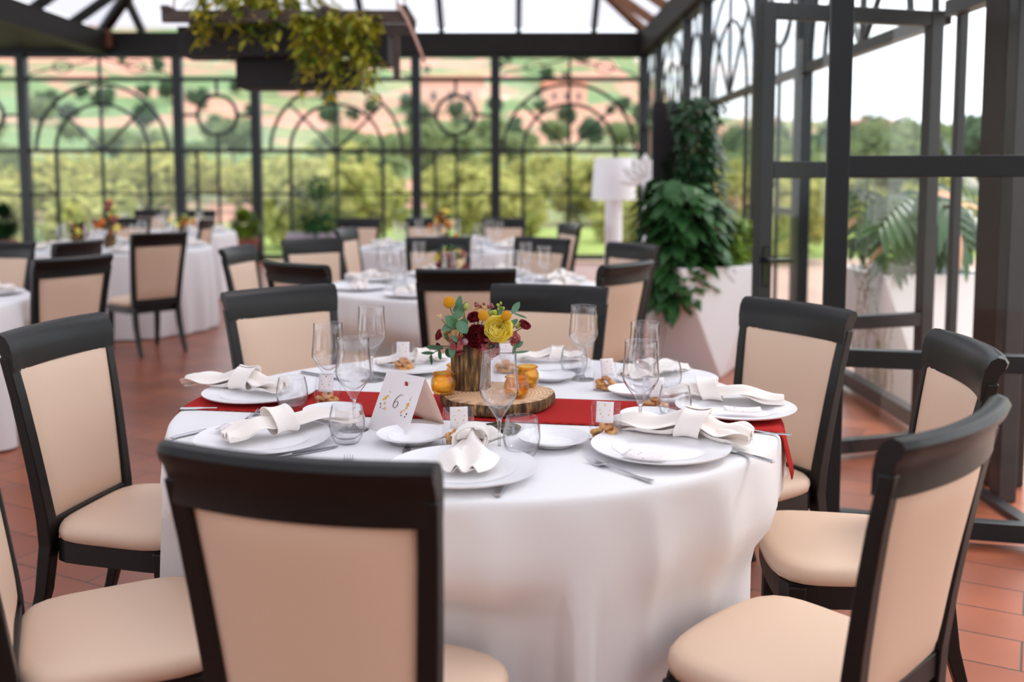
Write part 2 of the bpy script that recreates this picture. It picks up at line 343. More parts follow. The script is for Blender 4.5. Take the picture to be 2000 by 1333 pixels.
WN = [0]
def bay(O, e, wd, kind, z0=0.0, detail=True, zt=1.89):
    """one glazed bay from O along unit e; kind wide / narrow / plain"""
    WN[0] += 1; e = Vector(e); O = Vector(O); n = Vector((e.y, -e.x, 0)); P = lambda s, z: O+e*s+Vector((0, 0, z))
    root = empty('window_%d' % WN[0], O); struct(root)
    def fin(mb, name, m='frame', **k):
        o = mb.build(name, m, None, smooth=False, **k); o.parent = root; o.location = -Vector(O); return o
    t = .055; dp = .05 if detail else .03; zu = 3.09; c = wd/2; th_ = 1 if detail else .62
    fr = MB()
    for z in (.08, ZE-.02): fr.sweep([P(0, z), P(wd, z)], .09, .07, n)
    for z in ((zt, zu) if detail else (zt,)): fr.sweep([P(0, z), P(wd, z)], .07, .07, n)
    fin(fr, 'rail')
    fin(MB().sweep([P(0, .06), P(0, ZE)], .01, .01, n), 'edge_strip') if False else None
    if kind in ('wide', 'fan'):
        fin(MB().sweep([P(c, zt), P(c, ZE)], .045, dp, n), 'mullion')
        ro = min(1.12, c-.06); ri = ro*.70
        for r_ in (ro, ri):
            pts = [P(c-r_*cos(pi*k/24), zt+min(r_, 1.13)*sin(pi*k/24)) for k in range(25)]
            fin(MB().sweep(pts, .05*th_, dp, n), 'arch')
        for a in (45, 135):
            fin(MB().sweep([P(c, zt), P(c+ro*cos(R(a)), zt+ro*sin(R(a)))], .04*th_, dp, n), 'spoke')
        for s in ((-1, 1) if kind == 'wide' else ()):
            fin(MB().sweep([P(c+s*ri, .05), P(c+s*ri, zt)], .06, dp, n), 'stile')
            fin(MB().sweep([P(c+s*ri, 1.16), P(c+s*c, 1.16)], .045, dp, n), 'rail')
        if detail:
            fin(MB().sweep([P(c, .05), P(c, zt)], .05, dp, n), 'mullion')
            fin(MB().sweep([P(c-ri, 1.16), P(c+ri, 1.16)], .03, dp, n), 'rail')
            for s in (-1, 1):       # scrolls in the top light
                sc = MB()
                for q in (-1, 1):
                    sc.sweep([P(c+s*c/2+q*(c/2-.06)*cos(pi*k/16), (ZE+zu)/2+(k/16-.5)*.32*q*s) for k in range(17)], .022, .02, n)
                sc.sweep([P(c+s*c/2+.16*cos(2*pi*k/20), (ZE+zu)/2+.1*sin(2*pi*k/20)) for k in range(20)], .02, .02, n, closed=True)
                fin(sc, 'scroll')
    elif kind == 'narrow':
        rc = min(.33, c-.12); zc = zt+.6
        fin(MB().sweep([P(c+rc*cos(2*pi*k/32), zc+rc*sin(2*pi*k/32)) for k in range(32)], .055*th_, dp, n, closed=True), 'ring')
        for a, b in ((P(c, .05), P(c, zc-rc)), (P(c, zc+rc), P(c, zu if detail else ZE)), (P(0, zc), P(c-rc, zc)), (P(c+rc, zc), P(wd, zc))):
            fin(MB().sweep([a, b], .045*th_, dp, n), 'mullion')
        fin(MB().sweep([P(c-.36, .05), P(c-.36, zt)], .05, dp, n), 'stile')
        fin(MB().sweep([P(0, 1.16), P(wd, 1.16)], .045, dp, n), 'rail')
    else:
        fin(MB().sweep([P(c, .05), P(c, ZE)], .05, dp, n), 'mullion')
    pn = MB(); pn.add([P(.02, .1), P(wd-.02, .1), P(wd-.02, ZE-.04), P(.02, ZE-.04)], [(0, 1, 2, 3)]); fin(pn, 'pane', 'pane')
TN = [0]
def trim(mb, m='beam', bevel=0):
    TN[0] += 1; o = mb.build('trim_%d' % TN[0], m, smooth=False, bevel=bevel); return struct(o)
def post(x, y, z1=ZE, wd=.13, m='frame'): trim(MB().box((x, y, z1/2), (wd, wd, z1)), m, .008)

# far wall: bays between posts (x at 17 m)
fx = [-12.3, -9.6, -8.26, -5.64, -4.33, -1.62, -.28, 2.22]
kinds = ['wide', 'narrow', 'wide', 'narrow', 'wide', 'narrow', 'wide']
for i, k in enumerate(kinds): bay((fx[i]+.06, WY, 0), (1, 0, 0), fx[i+1]-fx[i]-.12, k)
for x in fx: post(x, WY, wd=.16)
# side wall on the right, running towards the camera
sy = [17.0, 15.6, 13.1, 11.8, 9.25, 7.85, 5.25]
kinds = ['narrow', 'wide', 'narrow', 'wide', 'narrow', 'fan']
for i, k in enumerate(kinds): bay((WX, sy[i]-.06, 0), (0, -1, 0), sy[i]-sy[i+1]-.12, k, detail=False, zt=2.27)
for y in sy[1:-1]: post(WX, y, wd=.12)
post(2.335, 5.25, wd=.05)
trim(MB().box((WX, 4.85, 2.30), (.08, .75, .08)), 'frame')
trim(MB().box((WX+.02, 4.62, ZE/2), (.17, .22, ZE)), 'beam', .01)        # broad dark column by the doorway
post(2.185, 4.33, wd=.085)
trim(MB().box((WX, 2.0, 2.31), (.09, 4.7, .09)), 'frame')
for y in (2.65, .1, -2.5, -3.9): post(WX, y, wd=.12)
for a, b in ((2.6, .15), (.05, -2.45)): bay((WX, a, 0), (0, -1, 0), a-b, 'plain')
trim(MB().box((2.12, 3.6, .012), (.06, 1.7, .03)), 'frame')               # threshold
# eaves beams
trim(MB().box(((LX+WX)/2, WY, (ZE+ZT)/2), (WX-LX+.3, .26, ZT-ZE)))
trim(MB().box((WX, 6.5, (ZE+ZT)/2), (.26, 21.3, ZT-ZE)))
trim(MB().box((LX, 6.5, (ZE+ZT)/2), (.3, 21.3, ZT-ZE)))
trim(MB().box((-9.6, WY, (ZE+ZT)/2), (5.4, .26, ZT-ZE)))
trim(MB().box((LX+.02, 16.84, 3.75), (.42, .06, .3)), 'rafterwood')       # orange-brown cap on the corner
cl = MB().box((-9.6, 6.5, 3.66), (5.4, 21, .12)).build('ceiling', 'beam', smooth=False); struct(cl)
# glazed hipped roof
XM = (LX+WX)/2; HW = (WX-LX)/2; ZR = ZT+HW*SLOPE; YH = WY-HW; YB = -4.0
roof = empty('ceiling', (XM, WY, ZT)); struct(roof)
def rp_(mb, name, m): o = mb.build(name, m, None, smooth=False); o.parent = roof; o.location = -Vector((XM, WY, ZT)); return o
off = .07
rp_(MB().add([(LX, WY, ZT+off), (WX, WY, ZT+off), (XM, YH, ZR+off)], [(0, 1, 2)]), 'roof_sheet', 'roof')
rp_(MB().add([(WX, WY, ZT+off), (WX, YB, ZT+off), (XM, YB, ZR+off), (XM, YH, ZR+off)], [(0, 1, 2, 3)]), 'roof_sheet', 'roof')
rp_(MB().add([(LX, WY, ZT+off), (LX, YB, ZT+off), (XM, YB, ZR+off), (XM, YH, ZR+off)], [(0, 1, 2, 3)]), 'roof_sheet', 'roof')
sl_ = Vector((0, -1, SLOPE)).normalized()
def rafter(a, b, wd=.1, m='beam', h=.14):
    a = Vector(a); b = Vector(b); t = (b-a).normalized(); u = t.cross(Vector((0, 0, 1))).normalized(); nn = u.cross(t)
    rp_(MB().sweep([a, b], wd, h, nn), 'rafter', m)
for x in (-6.2, -5.0, -3.82, -2.48, -1.18, .11, 1.37):
    L_ = HW-abs(x-XM); rafter((x, WY, ZT), (x, WY-L_, ZT+L_*SLOPE), .085)
rafter((WX, WY, ZT), (XM, YH, ZR), .14, 'rafterwood'); rafter((LX, WY, ZT), (XM, YH, ZR), .16)  # right hip coloured as lit wood, left hip kept dark
rafter((XM, YH, ZR), (XM, YB, ZR), .16)
y = 15.9
while y > -4:
    L_ = min(HW, WY-y)
    rafter((WX, y, ZT), (WX-L_, y, ZT+L_*SLOPE), .09, 'rafterwood' if y > 14 else 'beam'); rafter((LX, y, ZT), (LX+L_, y, ZT+L_*SLOPE), .09); y -= 1.3  # lit look of the right-corner rafters put into their brown colour
# solid wall behind the camera, out of view, added to shade the camera side
wb = MB().box((XM, -4.05, 2.2), (HW*2, .12, 4.4)).build('wall_back', mat('plaster_wall', (196, 184, 170), .9), smooth=False); struct(wb)

# glazed doors standing open, square to the side wall
def door(n, hinge, tip, ztop, zmid, zlow, handle, wd=.085):
    h = Vector((*hinge, 0)); t = Vector((*tip, 0)); e = (h-t); L = e.length; e.normalize(); nn = Vector((-e.y, e.x, 0))
    root = empty('door_%d' % n, (*tip, 0)); struct(root)
    def fin(mb, name, m='frame', bev=.004): o = mb.build(name, m, None, smooth=False, bevel=bev); o.parent = root; o.location = -t; return o
    P = lambda s, z: t+e*s+Vector((0, 0, z))
    for s in (wd/2, L-wd/2): fin(MB().sweep([P(s, .02), P(s, ztop)], wd, .06, nn), 'stile')
    for z, q in ((ztop-wd/2, wd), (zmid, .083), (zlow, .07), (.06, .075)): fin(MB().sweep([P(wd, z), P(L-wd, z)], q, .055, nn), 'rail')
    fin(MB().add([P(wd*.8, .05), P(L-wd*.8, .05), P(L-wd*.8, ztop-.05), P(wd*.8, ztop-.05)], [(0, 1, 2, 3)]), 'pane', 'pane', 0)
    if handle:
        hd = MB().sweep([P(.04, 1.03)-nn*.03, P(.04, 1.03)-nn*.07], .03, .03, e)
        hd.sweep([P(.03, 1.03)-nn*.07, P(.17, 1.03)-nn*.07], .022, .02, nn).box(P(.04, 1.0)-nn*.035, (.035, .012, .2))
        fin(hd, 'handle', 'smoke')
door(1, (2.12, 3.72), (1.235, 3.93), 2.35, 1.475, .72, False)
door(2, (2.18, 5.15), (1.19, 4.86), 2.27, 1.47, .70, True, .075)

# ------------------------------------------------------------ landscape
def gz(x, y):
    r = math.hypot(x, y); u = x/max(y, .1)      # fan of directions
    crest = .148 if u < .1 else (.148-(u-.1)*1.15 if u < .17 else (.068-(u-.17)*.06))
    crest = max(.048, crest)+.006*noise.noise(Vector((u*6, 3.1, 0)))
    k = min(1, max(0, (r-30)/430)); e = -.02*(1-k)+crest*(k**.62)
    z = -.35+min(r, 460)*e if r > 30 else -.35+min(r, 460)*(-.02)*(max(0, r-21)/9)
    return z+(.6*noise.noise(Vector((x*.03, y*.03, 0))) if r > 45 else 0)
vs = []; fs = []; rs = [20.6]
while rs[-1] < 470: rs.append(rs[-1]*1.06+.3)
na = 120
for r in rs:
    for i in range(na+1):
        a = R(-68+i*136/na); x = r*sin(a); y = r*cos(a); vs.append((x, y, gz(x, y)))
for j in range(len(rs)-1):
    for i in range(na): q = j*(na+1)+i; fs.append((q, q+1, q+na+2, q+na+1))
me_ = MB().add(vs, fs).build('ground', 'land'); struct(me_)
vs = [( -60, 20.5, -.36), (60, 20.5, -.36), (60, 24, -.37), (-60, 24, -.37)]
lw = MB().box((18, 6, -.45), (60, 60, .12)).build('ground', 'grass', smooth=False); struct(lw)

def tree_mesh(nm, h, wd, m, nl, ls, seed):
    rnd = random.Random(seed); root = empty(nm)
    tk = MB().tube([(0, 0, -.3), (.03*h, 0, h*.3), (0, .02*h, h*.6)], [.035*h, .028*h, .012*h], 8)
    for k in range(5):
        a = k*1.3; tk.tube([(.02*h, 0, h*.3), (cos(a)*wd*.25, sin(a)*wd*.25, h*.62)], [.016*h, .006*h], 6)
    f = MB(); cl = [(rnd.uniform(-.5, .5)*wd*.6, rnd.uniform(-.5, .5)*wd*.6, h*rnd.uniform(.42, .82), rnd.uniform(.22, .36)*wd) for _ in range(11)]
    for i in range(nl):
        c = cl[i % 11]; d = Vector((rnd.gauss(0, 1), rnd.gauss(0, 1), rnd.gauss(0, 1))).normalized(); rr = c[3]*rnd.uniform(.6, 1)
        p = Vector(c[:3])+d*rr; q = Vector((rnd.gauss(0, 1), rnd.gauss(0, 1), rnd.gauss(0, 1))).normalized(); s = q.cross(d).normalized()*ls; t = (d*.4+q).normalized()*ls
        f.add([p-s-t, p+s-t, p+s*.6+t, p-s*.6+t], [(0, 1, 2, 3)])
    f.build('foliage', m, root); tk.build('trunk', 'trunk', root)
    return root
tp = []
for nm, lab, cat, h, wd, m, nl, ls, sd in (
    ('olive_tree', 'grey green olive tree on the hillside beyond the glass', 'tree', 4.2, 4.6, 'tree1', 1300, .2, 1),
    ('yellow_green_bush', 'broad yellow green bush in the garden beyond the glass', 'bush', 2.2, 3.4, 'tree2', 1100, .15, 2),
    ('dark_green_tree', 'dark green tree on the hillside beyond the glass', 'tree', 6.0, 5.0, 'tree3', 1300, .24, 3)):
    rt = tree_mesh(nm, h, wd, m, nl, ls, sd); rt['category'] = cat; tp.append((Proto(rt), lab))
rnd = random.Random(11)
placed = []
def plant(i, px, Y, sc):
    for _ in range(40):
        x = (px-1000)/1944*Y; rr = (2.7, 2.1, 3.0)[i]*sc
        if all(math.hypot(x-a, Y-b) > rr+c for a, b, c in placed): break
        px += rnd.uniform(-160, 160); Y *= rnd.uniform(.93, 1.08)
        if (px > 1390) != (px+0 > 1390): pass
    else: return
    placed.append((x, Y, rr))
    tp[i][0].put((x, Y, gz(x, Y)-.05), rnd.uniform(0, 6.28), tp[i][1], ['olive trees on the hillside', 'yellow green bushes in the garden', 'dark green trees on the hillside'][i], sc)
def house(px, Y, wd, h, lab):
    x = (px-1000)/1944*Y; z = gz(x, Y); r = empty('farmhouse', (x, Y, z-.3), rnd.uniform(-.2, .2))
    MB().box((0, 0, h/2), (wd, wd*.6, h)).build('wall', 'housewall', r, smooth=False)
    a = wd/2+.4; b = wd*.3+.4
    MB().add([(-a, -b, h), (a, -b, h), (a, b, h), (-a, b, h), (-a, 0, h+wd*.16), (a, 0, h+wd*.16)], [(0, 1, 5, 4), (2, 3, 4, 5), (0, 4, 3), (1, 2, 5), (0, 3, 2, 1)]).build('roof', 'houseroof', r, smooth=False)
    for k in range(3): MB().box(((k-1)*wd*.3, -wd*.3-.03, h*.55), (wd*.09, .08, h*.3)).build('window', 'housewin', r, smooth=False)
    tag(r, lab, 'house'); placed.append((x, Y, wd*.62))
house(885, 210, 12, 6, 'pink farmhouse on the hill behind the round window ring')
house(600, 240, 11, 5, 'pink farmhouse on the hill behind the middle arch')
house(1100, 220, 9, 5, 'pink farmhouse on the hill behind the right arch')
house(1690, 260, 14, 6, 'pink farmhouse on the ridge seen through the glass door')
for k in range(46): plant(1, rnd.uniform(-350, 1330), rnd.uniform(26, 60), rnd.uniform(.7, 1.15))
for k in range(34): plant(0, rnd.uniform(-350, 1400), rnd.uniform(45, 150), rnd.uniform(.5, 1.0))
for k in range(95): plant(2, rnd.uniform(-350, 1400), rnd.uniform(110, 400), rnd.uniform(.4, .9))
for k in range(30): plant(2, rnd.uniform(1400, 2150), rnd.uniform(90, 220), rnd.uniform(.8, 1.5))
for k in range(16): plant(1, rnd.uniform(1380, 2050), rnd.uniform(24, 60), rnd.uniform(.7, 1.0))
for k in range(10): plant(0, rnd.uniform(1400, 2100), rnd.uniform(40, 90), rnd.uniform(.8, 1.3))
# ------------------------------------------------------------ chair
def rrect(a, hw_f, hw_r, yf, yr, p=5.0):
    c, s = cos(a), sin(a); r = (abs(c)**p+abs(s)**p)**(-1/p); u, v = r*c, r*s
    y = yr+(yf-yr)*(v+1)/2; hw = hw_r+(hw_f-hw_r)*(v+1)/2; bulge = .022*(1-u*u)*max(0, v)
    return u*hw, y+bulge
def zb(z): t = max(0, (z-.42)/.58); return -.205-.10*t-.03*t*t          # back line at height z
def bw(z): return .036*max(0, min(1, (z-.4)/.5))                         # bow of the back
def make_chair():
    root = empty('dining_chair')
    root['category'] = 'chair'; N = 48
    st = MB(); prof = [(.93, .405), (.985, .412), (1.0, .43), (.99, .444), (.95, .455), (.85, .463), (.6, .470), (.3, .474), (.001, .475)]
    vs = []
    for s, z in prof:
        for k in range(N):
            x, y = rrect(2*pi*k/N, .243, .213, .207, -.20); vs.append((x*s, .01+(y-.01)*s, z-.012))
    fs = [(i*N+k, i*N+(k+1) % N, (i+1)*N+(k+1) % N, (i+1)*N+k) for i in range(len(prof)-1) for k in range(N)] + [tuple(reversed(range(N)))]
    st.add(vs, fs).build('seat', 'leather', root)
    fr = MB(); vs = []
    for s, z in ((.95, .395), (.95, .335), (.86, .335), (.86, .395)):
        for k in range(N):
            x, y = rrect(2*pi*k/N, .243, .213, .207, -.20, 9); vs.append((x*s, .01+(y-.01)*s, z))
    fs = [(i*N+k, i*N+(k+1) % N, ((i+1) % 4)*N+(k+1) % N, ((i+1) % 4)*N+k) for i in range(4) for k in range(N)]
    fixn(fr.add(vs, fs).build('seat_frame', 'wood', root, smooth=False))
    for s in (-1, 1):
        l = MB().sweep([(s*.205, .165, .39), (s*.205, .17, .2), (s*.203, .18, 0)], [.045, .038, .03], [.045, .038, .03], (0, 1, 0))
        fixn(l.build('leg', 'wood', root, smooth=False, bevel=.004))
        pts = [(s*.195, -.305, 0), (s*.193, -.265, .1), (s*.19, -.225, .24), (s*.188, -.205, .38)]
        for z in (.46, .58, .7, .82, .93):
            t = (z-.42)/.5; pts.append((s*(.19+.036*t), zb(z)+bw(z)*.9, z))
        l = MB().sweep(pts, [.03, .034, .04, .042, .04, .038, .037, .036, .036], [.026, .03, .038, .042, .04, .036, .034, .032, .03], (0, 1, 0))
        fixn(l.build('leg', 'wood', root, smooth=False, bevel=.004))
    # padded back, upholstered on both faces
    b = MB(); nu, nv = 17, 14; vs = []
    for side in (1, -1):
        for j in range(nv):
            z = .45+(.905-.45)*j/(nv-1); t = (z-.42)/.5; h = .172+.036*t
            for i in range(nu):
                u = -1+2*i/(nu-1); ed = (1-abs(u)**8)*(1-abs(2*j/(nv-1)-1)**10)
                vs.append((u*h, zb(z)+bw(z)*u*u+side*(.006+.014*ed), z))
    fs = [(q*nu*nv+j*nu+i, q*nu*nv+j*nu+i+1, q*nu*nv+(j+1)*nu+i+1, q*nu*nv+(j+1)*nu+i) for q in (0, 1) for j in range(nv-1) for i in range(nu-1)]
    bd = [j*nu for j in range(nv)]; m_ = nu*nv
    for j in range(nv-1):
        fs += [(j*nu, (j+1)*nu, m_+(j+1)*nu, m_+j*nu), (j*nu+nu-1, (j+1)*nu+nu-1, m_+(j+1)*nu+nu-1, m_+j*nu+nu-1)]
    for i in range(nu-1): fs += [(i, i+1, m_+i+1, m_+i), ((nv-1)*nu+i, (nv-1)*nu+i+1, m_+(nv-1)*nu+i+1, m_+(nv-1)*nu+i)]
    fixn(b.add(vs, fs).build('backrest', 'leather', root, auto=50))
    # rolled top rail
    pr = [(.020, .885), (.018, .93), (.010, .965), (-.004, .987), (-.022, .996), (-.040, .992), (-.048, .980), (-.043, .966), (-.030, .950), (-.020, .925), (-.018, .885)]
    rl = MB(); n = len(pr); vs = []; us = [-1+2*i/24 for i in range(25)]
    for u in us:
        for dy, z in pr:
            e = 1 if abs(u) < .97 else .88
            cz = .94; vs.append((u*(.2385+.005*(z-.885)/.1), zb(.9)+.0355*u*u+dy*e, cz+(z-cz)*(1 if abs(u) < .97 else .97)))
    fs = [(i*n+k, i*n+(k+1) % n, (i+1)*n+(k+1) % n, (i+1)*n+k) for i in range(24) for k in range(n)] + [tuple(range(n)), tuple(reversed([24*n+k for k in range(n)]))]
    fixn(rl.add(vs, fs).build('top_rail', 'wood', root, auto=40))
    lr = MB().sweep([(u*.175, zb(.44)+.004, .425) for u in (-1, 0, 1)], .055, .03, (0, 1, 0)); fixn(lr.build('lower_rail', 'wood', root, smooth=False, bevel=.004))
    return root
chair = Proto(make_chair())

# ------------------------------------------------------------ tablecloths
def seat_limit(th, C, chairs, R0):
    """how far the hanging cloth may reach at angle th before it meets a chair seat pushed in under it"""
    best = 9
    for (x, y, rz) in chairs:
        c, s = cos(rz), sin(rz)
        for k in range(0, 60):
            r = R0*.45+k*.012; px = C[0]+r*cos(th)-x; py = C[1]+r*sin(th)-y
            lx = c*px+s*py; ly = -s*px+c*py
            if abs(lx) < .262 and -.32 < ly < .262: best = min(best, r); break
    return best
def cloth(name, C, Rr, chairs, seed, label, folds=1.0, N=360, hem=.012):
    rnd = random.Random(seed); ph = [rnd.uniform(0, 6.28) for _ in range(6)]
    lim = [seat_limit(2*pi*k/N, C, chairs, Rr) for k in range(N)]
    lim = [min(lim[(k+j) % N] for j in range(-4, 5)) for k in range(N)]
    lim2 = [sum(min(lim[(k+j) % N], Rr+.02) for j in range(-5, 6))/11 for k in range(N)]
    def F(a):
        f = .6*sin(8*a+ph[0]+1.4*sin(2*a+ph[1]))+.4*sin(15*a+ph[2]+1.3*sin(3*a+ph[3])); return (1-2*abs(f)**.8 if f < 0 else 1-2*abs(f))*.6+.15*sin(27*a+ph[4])
    prof = [(0.0, 0), (.3, 0), (.6, 0), (.85, 0), (.975, 0), (.992, .002), (1.0, .008), (1.004, .02)]
    vs = []; fs = []
    for s, dz in prof:
        for k in range(N): a = 2*pi*k/N; vs.append((s*Rr*cos(a), s*Rr*sin(a), .768-dz))
    zs = [.73, .70, .66, .61, .56, .51, .46, .41, .35, .28, .21, .14, .07, hem]
    for z in zs:
        g = ((.75-z)/.75)**.65; t = min(1, max(0, (.60-z)/.12)); t = t*t*(3-2*t)
        for k in range(N):
            a = 2*pi*k/N; f = F(a); f = math.copysign(abs(f)**.85, f)
            r = Rr*1.004+folds*g*(.014+.068*f)+.012*g
            r = min(r, r*(1-t)+(lim2[k]-.012+.01*f)*t) if lim[k] < Rr+.1 else r
            vs.append((r*cos(a), r*sin(a), z))
    nr = len(prof)+len(zs)
    for j in range(nr-1):
        for k in range(N): fs.append((j*N+k, j*N+(k+1) % N, (j+1)*N+(k+1) % N, (j+1)*N+k))
    o = MB().add(vs, fs).build(name, 'cloth', loc=(C[0], C[1], 0)); tag(o, label, 'tablecloth'); return o
def table(C, Rr, label):
    r = empty('round_table', (C[0], C[1], 0)); tag(r, label, 'table')
    MB().lathe([(.02, .725), (Rr-.02, .725), (Rr-.01, .735), (Rr-.01, .755), (Rr-.02, .762), (.02, .762)], 64).build('tabletop', 'wood', r, auto=40)
    MB().lathe([(.26, .0), (.26, .02), (.06, .06), (.045, .3), (.045, .65), (.12, .725)], 24).build('pedestal', 'wood', r)

# ------------------------------------------------------------ tableware
def wine_glass():
    r = empty('wine_glass'); r['category'] = 'glass'
    bo = [(.0415, .245), (.0425, .215), (.0455, .18), (.0478, .155), (.0468, .146), (.040, .132), (.030, .118), (.020, .104), (.012, .092), (.0075, .083)]
    th = .0011; inn = [(a-th, b) for a, b in bo[:6]]+[(.026, .120), (.012, .110), (.001, .106)]
    MB().lathe(list(reversed(bo))+[(.0412, .2456)]+inn, 40).build('bowl', 'winebowl', r)
    MB().lathe([(.0075, .083), (.0048, .072), (.0035, .05), (.0034, .02), (.005, .010), (.010, .006)], 16).build('stem', 'winestem', r)
    MB().lathe([(.0375, .0), (.038, .0015), (.030, .0035), (.012, .0055), (.004, .0085)], 40).build('foot', 'winestem', r)
    return r
def tumbler():
    r = empty('water_tumbler'); r['category'] = 'glass'
    bo = [(.001, .0), (.026, 0), (.031, .004), (.040, .022), (.0448, .042), (.0450, .055), (.0420, .078), (.0375, .096)]
    inn = [(.0364, .096), (.0408, .078), (.0438, .055), (.0435, .042), (.038, .024), (.026, .014), (.001, .012)]
    MB().lathe(bo+[(.037, .0968)]+inn, 40).build('glass_wall', 'winebowl', r)
    return r
def plate(Rr, name):
    r = empty(name); r['category'] = 'plate'
    k = Rr/.155
    MB().lathe([(.001, .004), (.085*k, .004), (.092*k, .0055), (.104*k, .012), (.153*k, .019), (Rr, .0205), (.1535*k, .0165), (.104*k, .0085), (.090*k, .0), (.001, .0)], 64).build('plate_disc', 'china', r, auto=60)
    MB().lathe([(.1045*k, .01236), (.106*k, .0132), (.1075*k, .01328)], 64, cap=False).build('rim_line', 'china', r)
    return r
def charger():
    p = plate(.168, 'dinner_plate')
    return p
def side_plate(): return plate(.082, 'side_plate')
def fork():
    r = empty('fork'); r['category'] = 'fork'
    h = MB().sweep([(0, -.105, .006), (0, -.06, .0035), (0, 0, .007), (0, .035, .012)], [.013, .010, .006, .006], [.003, .003, .0028, .0025], (0, 0, 1)); h.build('handle', 'steel', r, smooth=False, bevel=.001)
    t = MB().sweep([(0, .035, .012), (0, .045, .010), (0, .055, .006), (0, .062, .004)], [.006, .017, .024, .024], .0022, (0, 0, 1))
    for k in range(4): x = -.0098+k*.0065; t.sweep([(x, .062, .004), (x, .08, .003), (x, .1, .008)], [.0036, .003, .0018], .002, (0, 0, 1))
    t.build('tines', 'steel', r, smooth=False); return r
def knife():
    r = empty('table_knife'); r['category'] = 'knife'
    MB().sweep([(0, -.115, .0045), (0, -.06, .0045), (0, -.01, .0042)], [.013, .012, .010], .0055, (0, 0, 1)).build('handle', 'steel', r, smooth=False, bevel=.0015)
    MB().sweep([(0, -.01, .003), (.001, .02, .002), (.001, .07, .002), (.0, .1, .002), (-.004, .115, .002)], [.010, .018, .020, .015, .004], .0014, (0, 0, 1)).build('blade', 'steel', r, smooth=False); return r
def napkin(seed, tail=0.0, spread=1.0):
    """linen napkin tied in a loose knot: two fanned wings and a rolled knot"""
    rnd = random.Random(seed); r = empty('knotted_napkin'); r['category'] = 'napkin'
    a1, a2, a3 = [rnd.uniform(0, 6.28) for _ in range(3)]
    def wing(sg, L):
        m = MB()
        for lay in (0, 1):
          def fn(u, v, lay=lay):                          # u across, v along
            s = .02+v; w_ = (.018+.082*spread*min(1, s)**.8*(1-.75*max(0, s-.62)/.4))*(1-.18*lay); q = (u-.5)*2
            x = sg*s*L; y = q*w_+.018*sin(3*s+a1)*s
            y += lay*.012*sin(2+s*3)*sg
            z = .034-.020*s+.010*sin(q*6.5+a2+s*3+lay*2)*(.4+s*.8)+.012*cos(q*3.1+a3)*(1-s)+.007*sin(8*s+a1+lay)-lay*.010
            z += .012*(1-abs(q))*(1-s*.5)
            return (x, y, max(.004, z))
          m.grid(fn, 17, 18)
        o = m.build('wing', 'napkin', r, solid=.0022, sub=1); return o
    wing(-1, .20+rnd.uniform(-.02, .02)); wing(1, .135+rnd.uniform(-.01, .02))
    def kn(u, v):
        a = 2*pi*u*1.12+a1; b = (v-.5); rr = .030+.004*sin(2*a+a2)+.005*u+.006*(b*2)**2
        return (b*.062+.012*sin(a), cos(a)*rr*1.15, .033+sin(a)*rr*.88)
    MB().grid(kn, 30, 9).build('knot', 'napkin', r, solid=.003, sub=1)
    return r
def candle_jar():
    r = empty('tealight_jar'); r['category'] = 'candle holder'
    pr = [(.020, 0), (.026, .002), (.032, .012), (.035, .026), (.034, .040), (.029, .050), (.0275, .054), (.0305, .056), (.0305, .060), (.029, .062), (.027, .060), (.0275, .052), (.032, .038), (.0325, .026), (.029, .012), (.02, .006), (.001, .005)]
    MB().lathe(pr, 72, wob=lambda a, i: 1+(.022*cos(24*a) if 1 <= i <= 5 else 0)).build('ribbed_jar', 'amber', r)
    b = MB()
    for k in range(28): a = 2*pi*k/28; b.blob((cos(a)*.0308, sin(a)*.0308, .0585), .0024, 6, 4)
    b.build('beaded_rim', 'amber', r)
    MB().lathe([(.001, .006), (.018, .006), (.018, .014), (.001, .015)], 20).build('candle', 'cloth', r)
    return r
def biscuit():
    o = MB()
    def fn(u, v):
        a = 2*pi*u; b = 2*pi*v; rr = .0062*(1+.15*sin(3*a)); return ((.0125+rr*cos(b))*cos(a), (.0105+rr*cos(b))*sin(a), .0062+rr*sin(b))
    vs = [fn(i/18, j/9) for j in range(9) for i in range(18)]
    fs = [(j*18+i, j*18+(i+1) % 18, ((j+1) % 9)*18+(i+1) % 18, ((j+1) % 9)*18+i) for j in range(9) for i in range(18)]
    o = o.add(vs, fs).build('ring_biscuit', 'biscuit'); o['category'] = 'biscuit'; return o
def favour_bag():
    r = empty('favour_bag'); r['category'] = 'bag'; rnd = random.Random(3)
    nj = 13; N = 36; vs = []
    for j in range(nj):
        t = j/(nj-1); z = .0015+t*.095; ww = .040*(1-.12*t)+.002; dd = .030*(1-t)**.8+.0015
        for k in range(N):
            a = 2*pi*k/N; j_ = .0022*noise.noise(Vector((cos(a)*4, sin(a)*4, t*8)))*(1 if j else 0)
            vs.append(((ww+j_)*cos(a), (dd+j_)*sin(a)+t*t*.012, z))
    fs = [(j*N+k, j*N+(k+1) % N, (j+1)*N+(k+1) % N, (j+1)*N+k) for j in range(nj-1) for k in range(N)]+[tuple(reversed(range(N)))]
    MB().add(vs, fs).build('clear_film', 'cello', r)
    lb = MB().grid(lambda u, v: ((u-.5)*.044, -.0035-(1-v)*.012-.002*sin(pi*u), .048+v*.052), 6, 6); lo = lb.build('label_card', 'paper', r, solid=.0006)
    fl_ = MB()
    for x, z, q in ((0, .092, .0022), (-.012, .08, .0016), (.013, .079, .0016), (-.01, .07, .0018), (.011, .068, .0018), (-.004, .062, .0015)):
        v = (z-.048)/.052; y = -.0035-(1-v)*.012-.0045
        fl_.add([(x+q*cos(2*pi*k/8), y, z+q*sin(2*pi*k/8)) for k in range(8)], [tuple(range(8))])
    fl_.build('printed_flowers', 'pyel', lo, smooth=False)
    return r
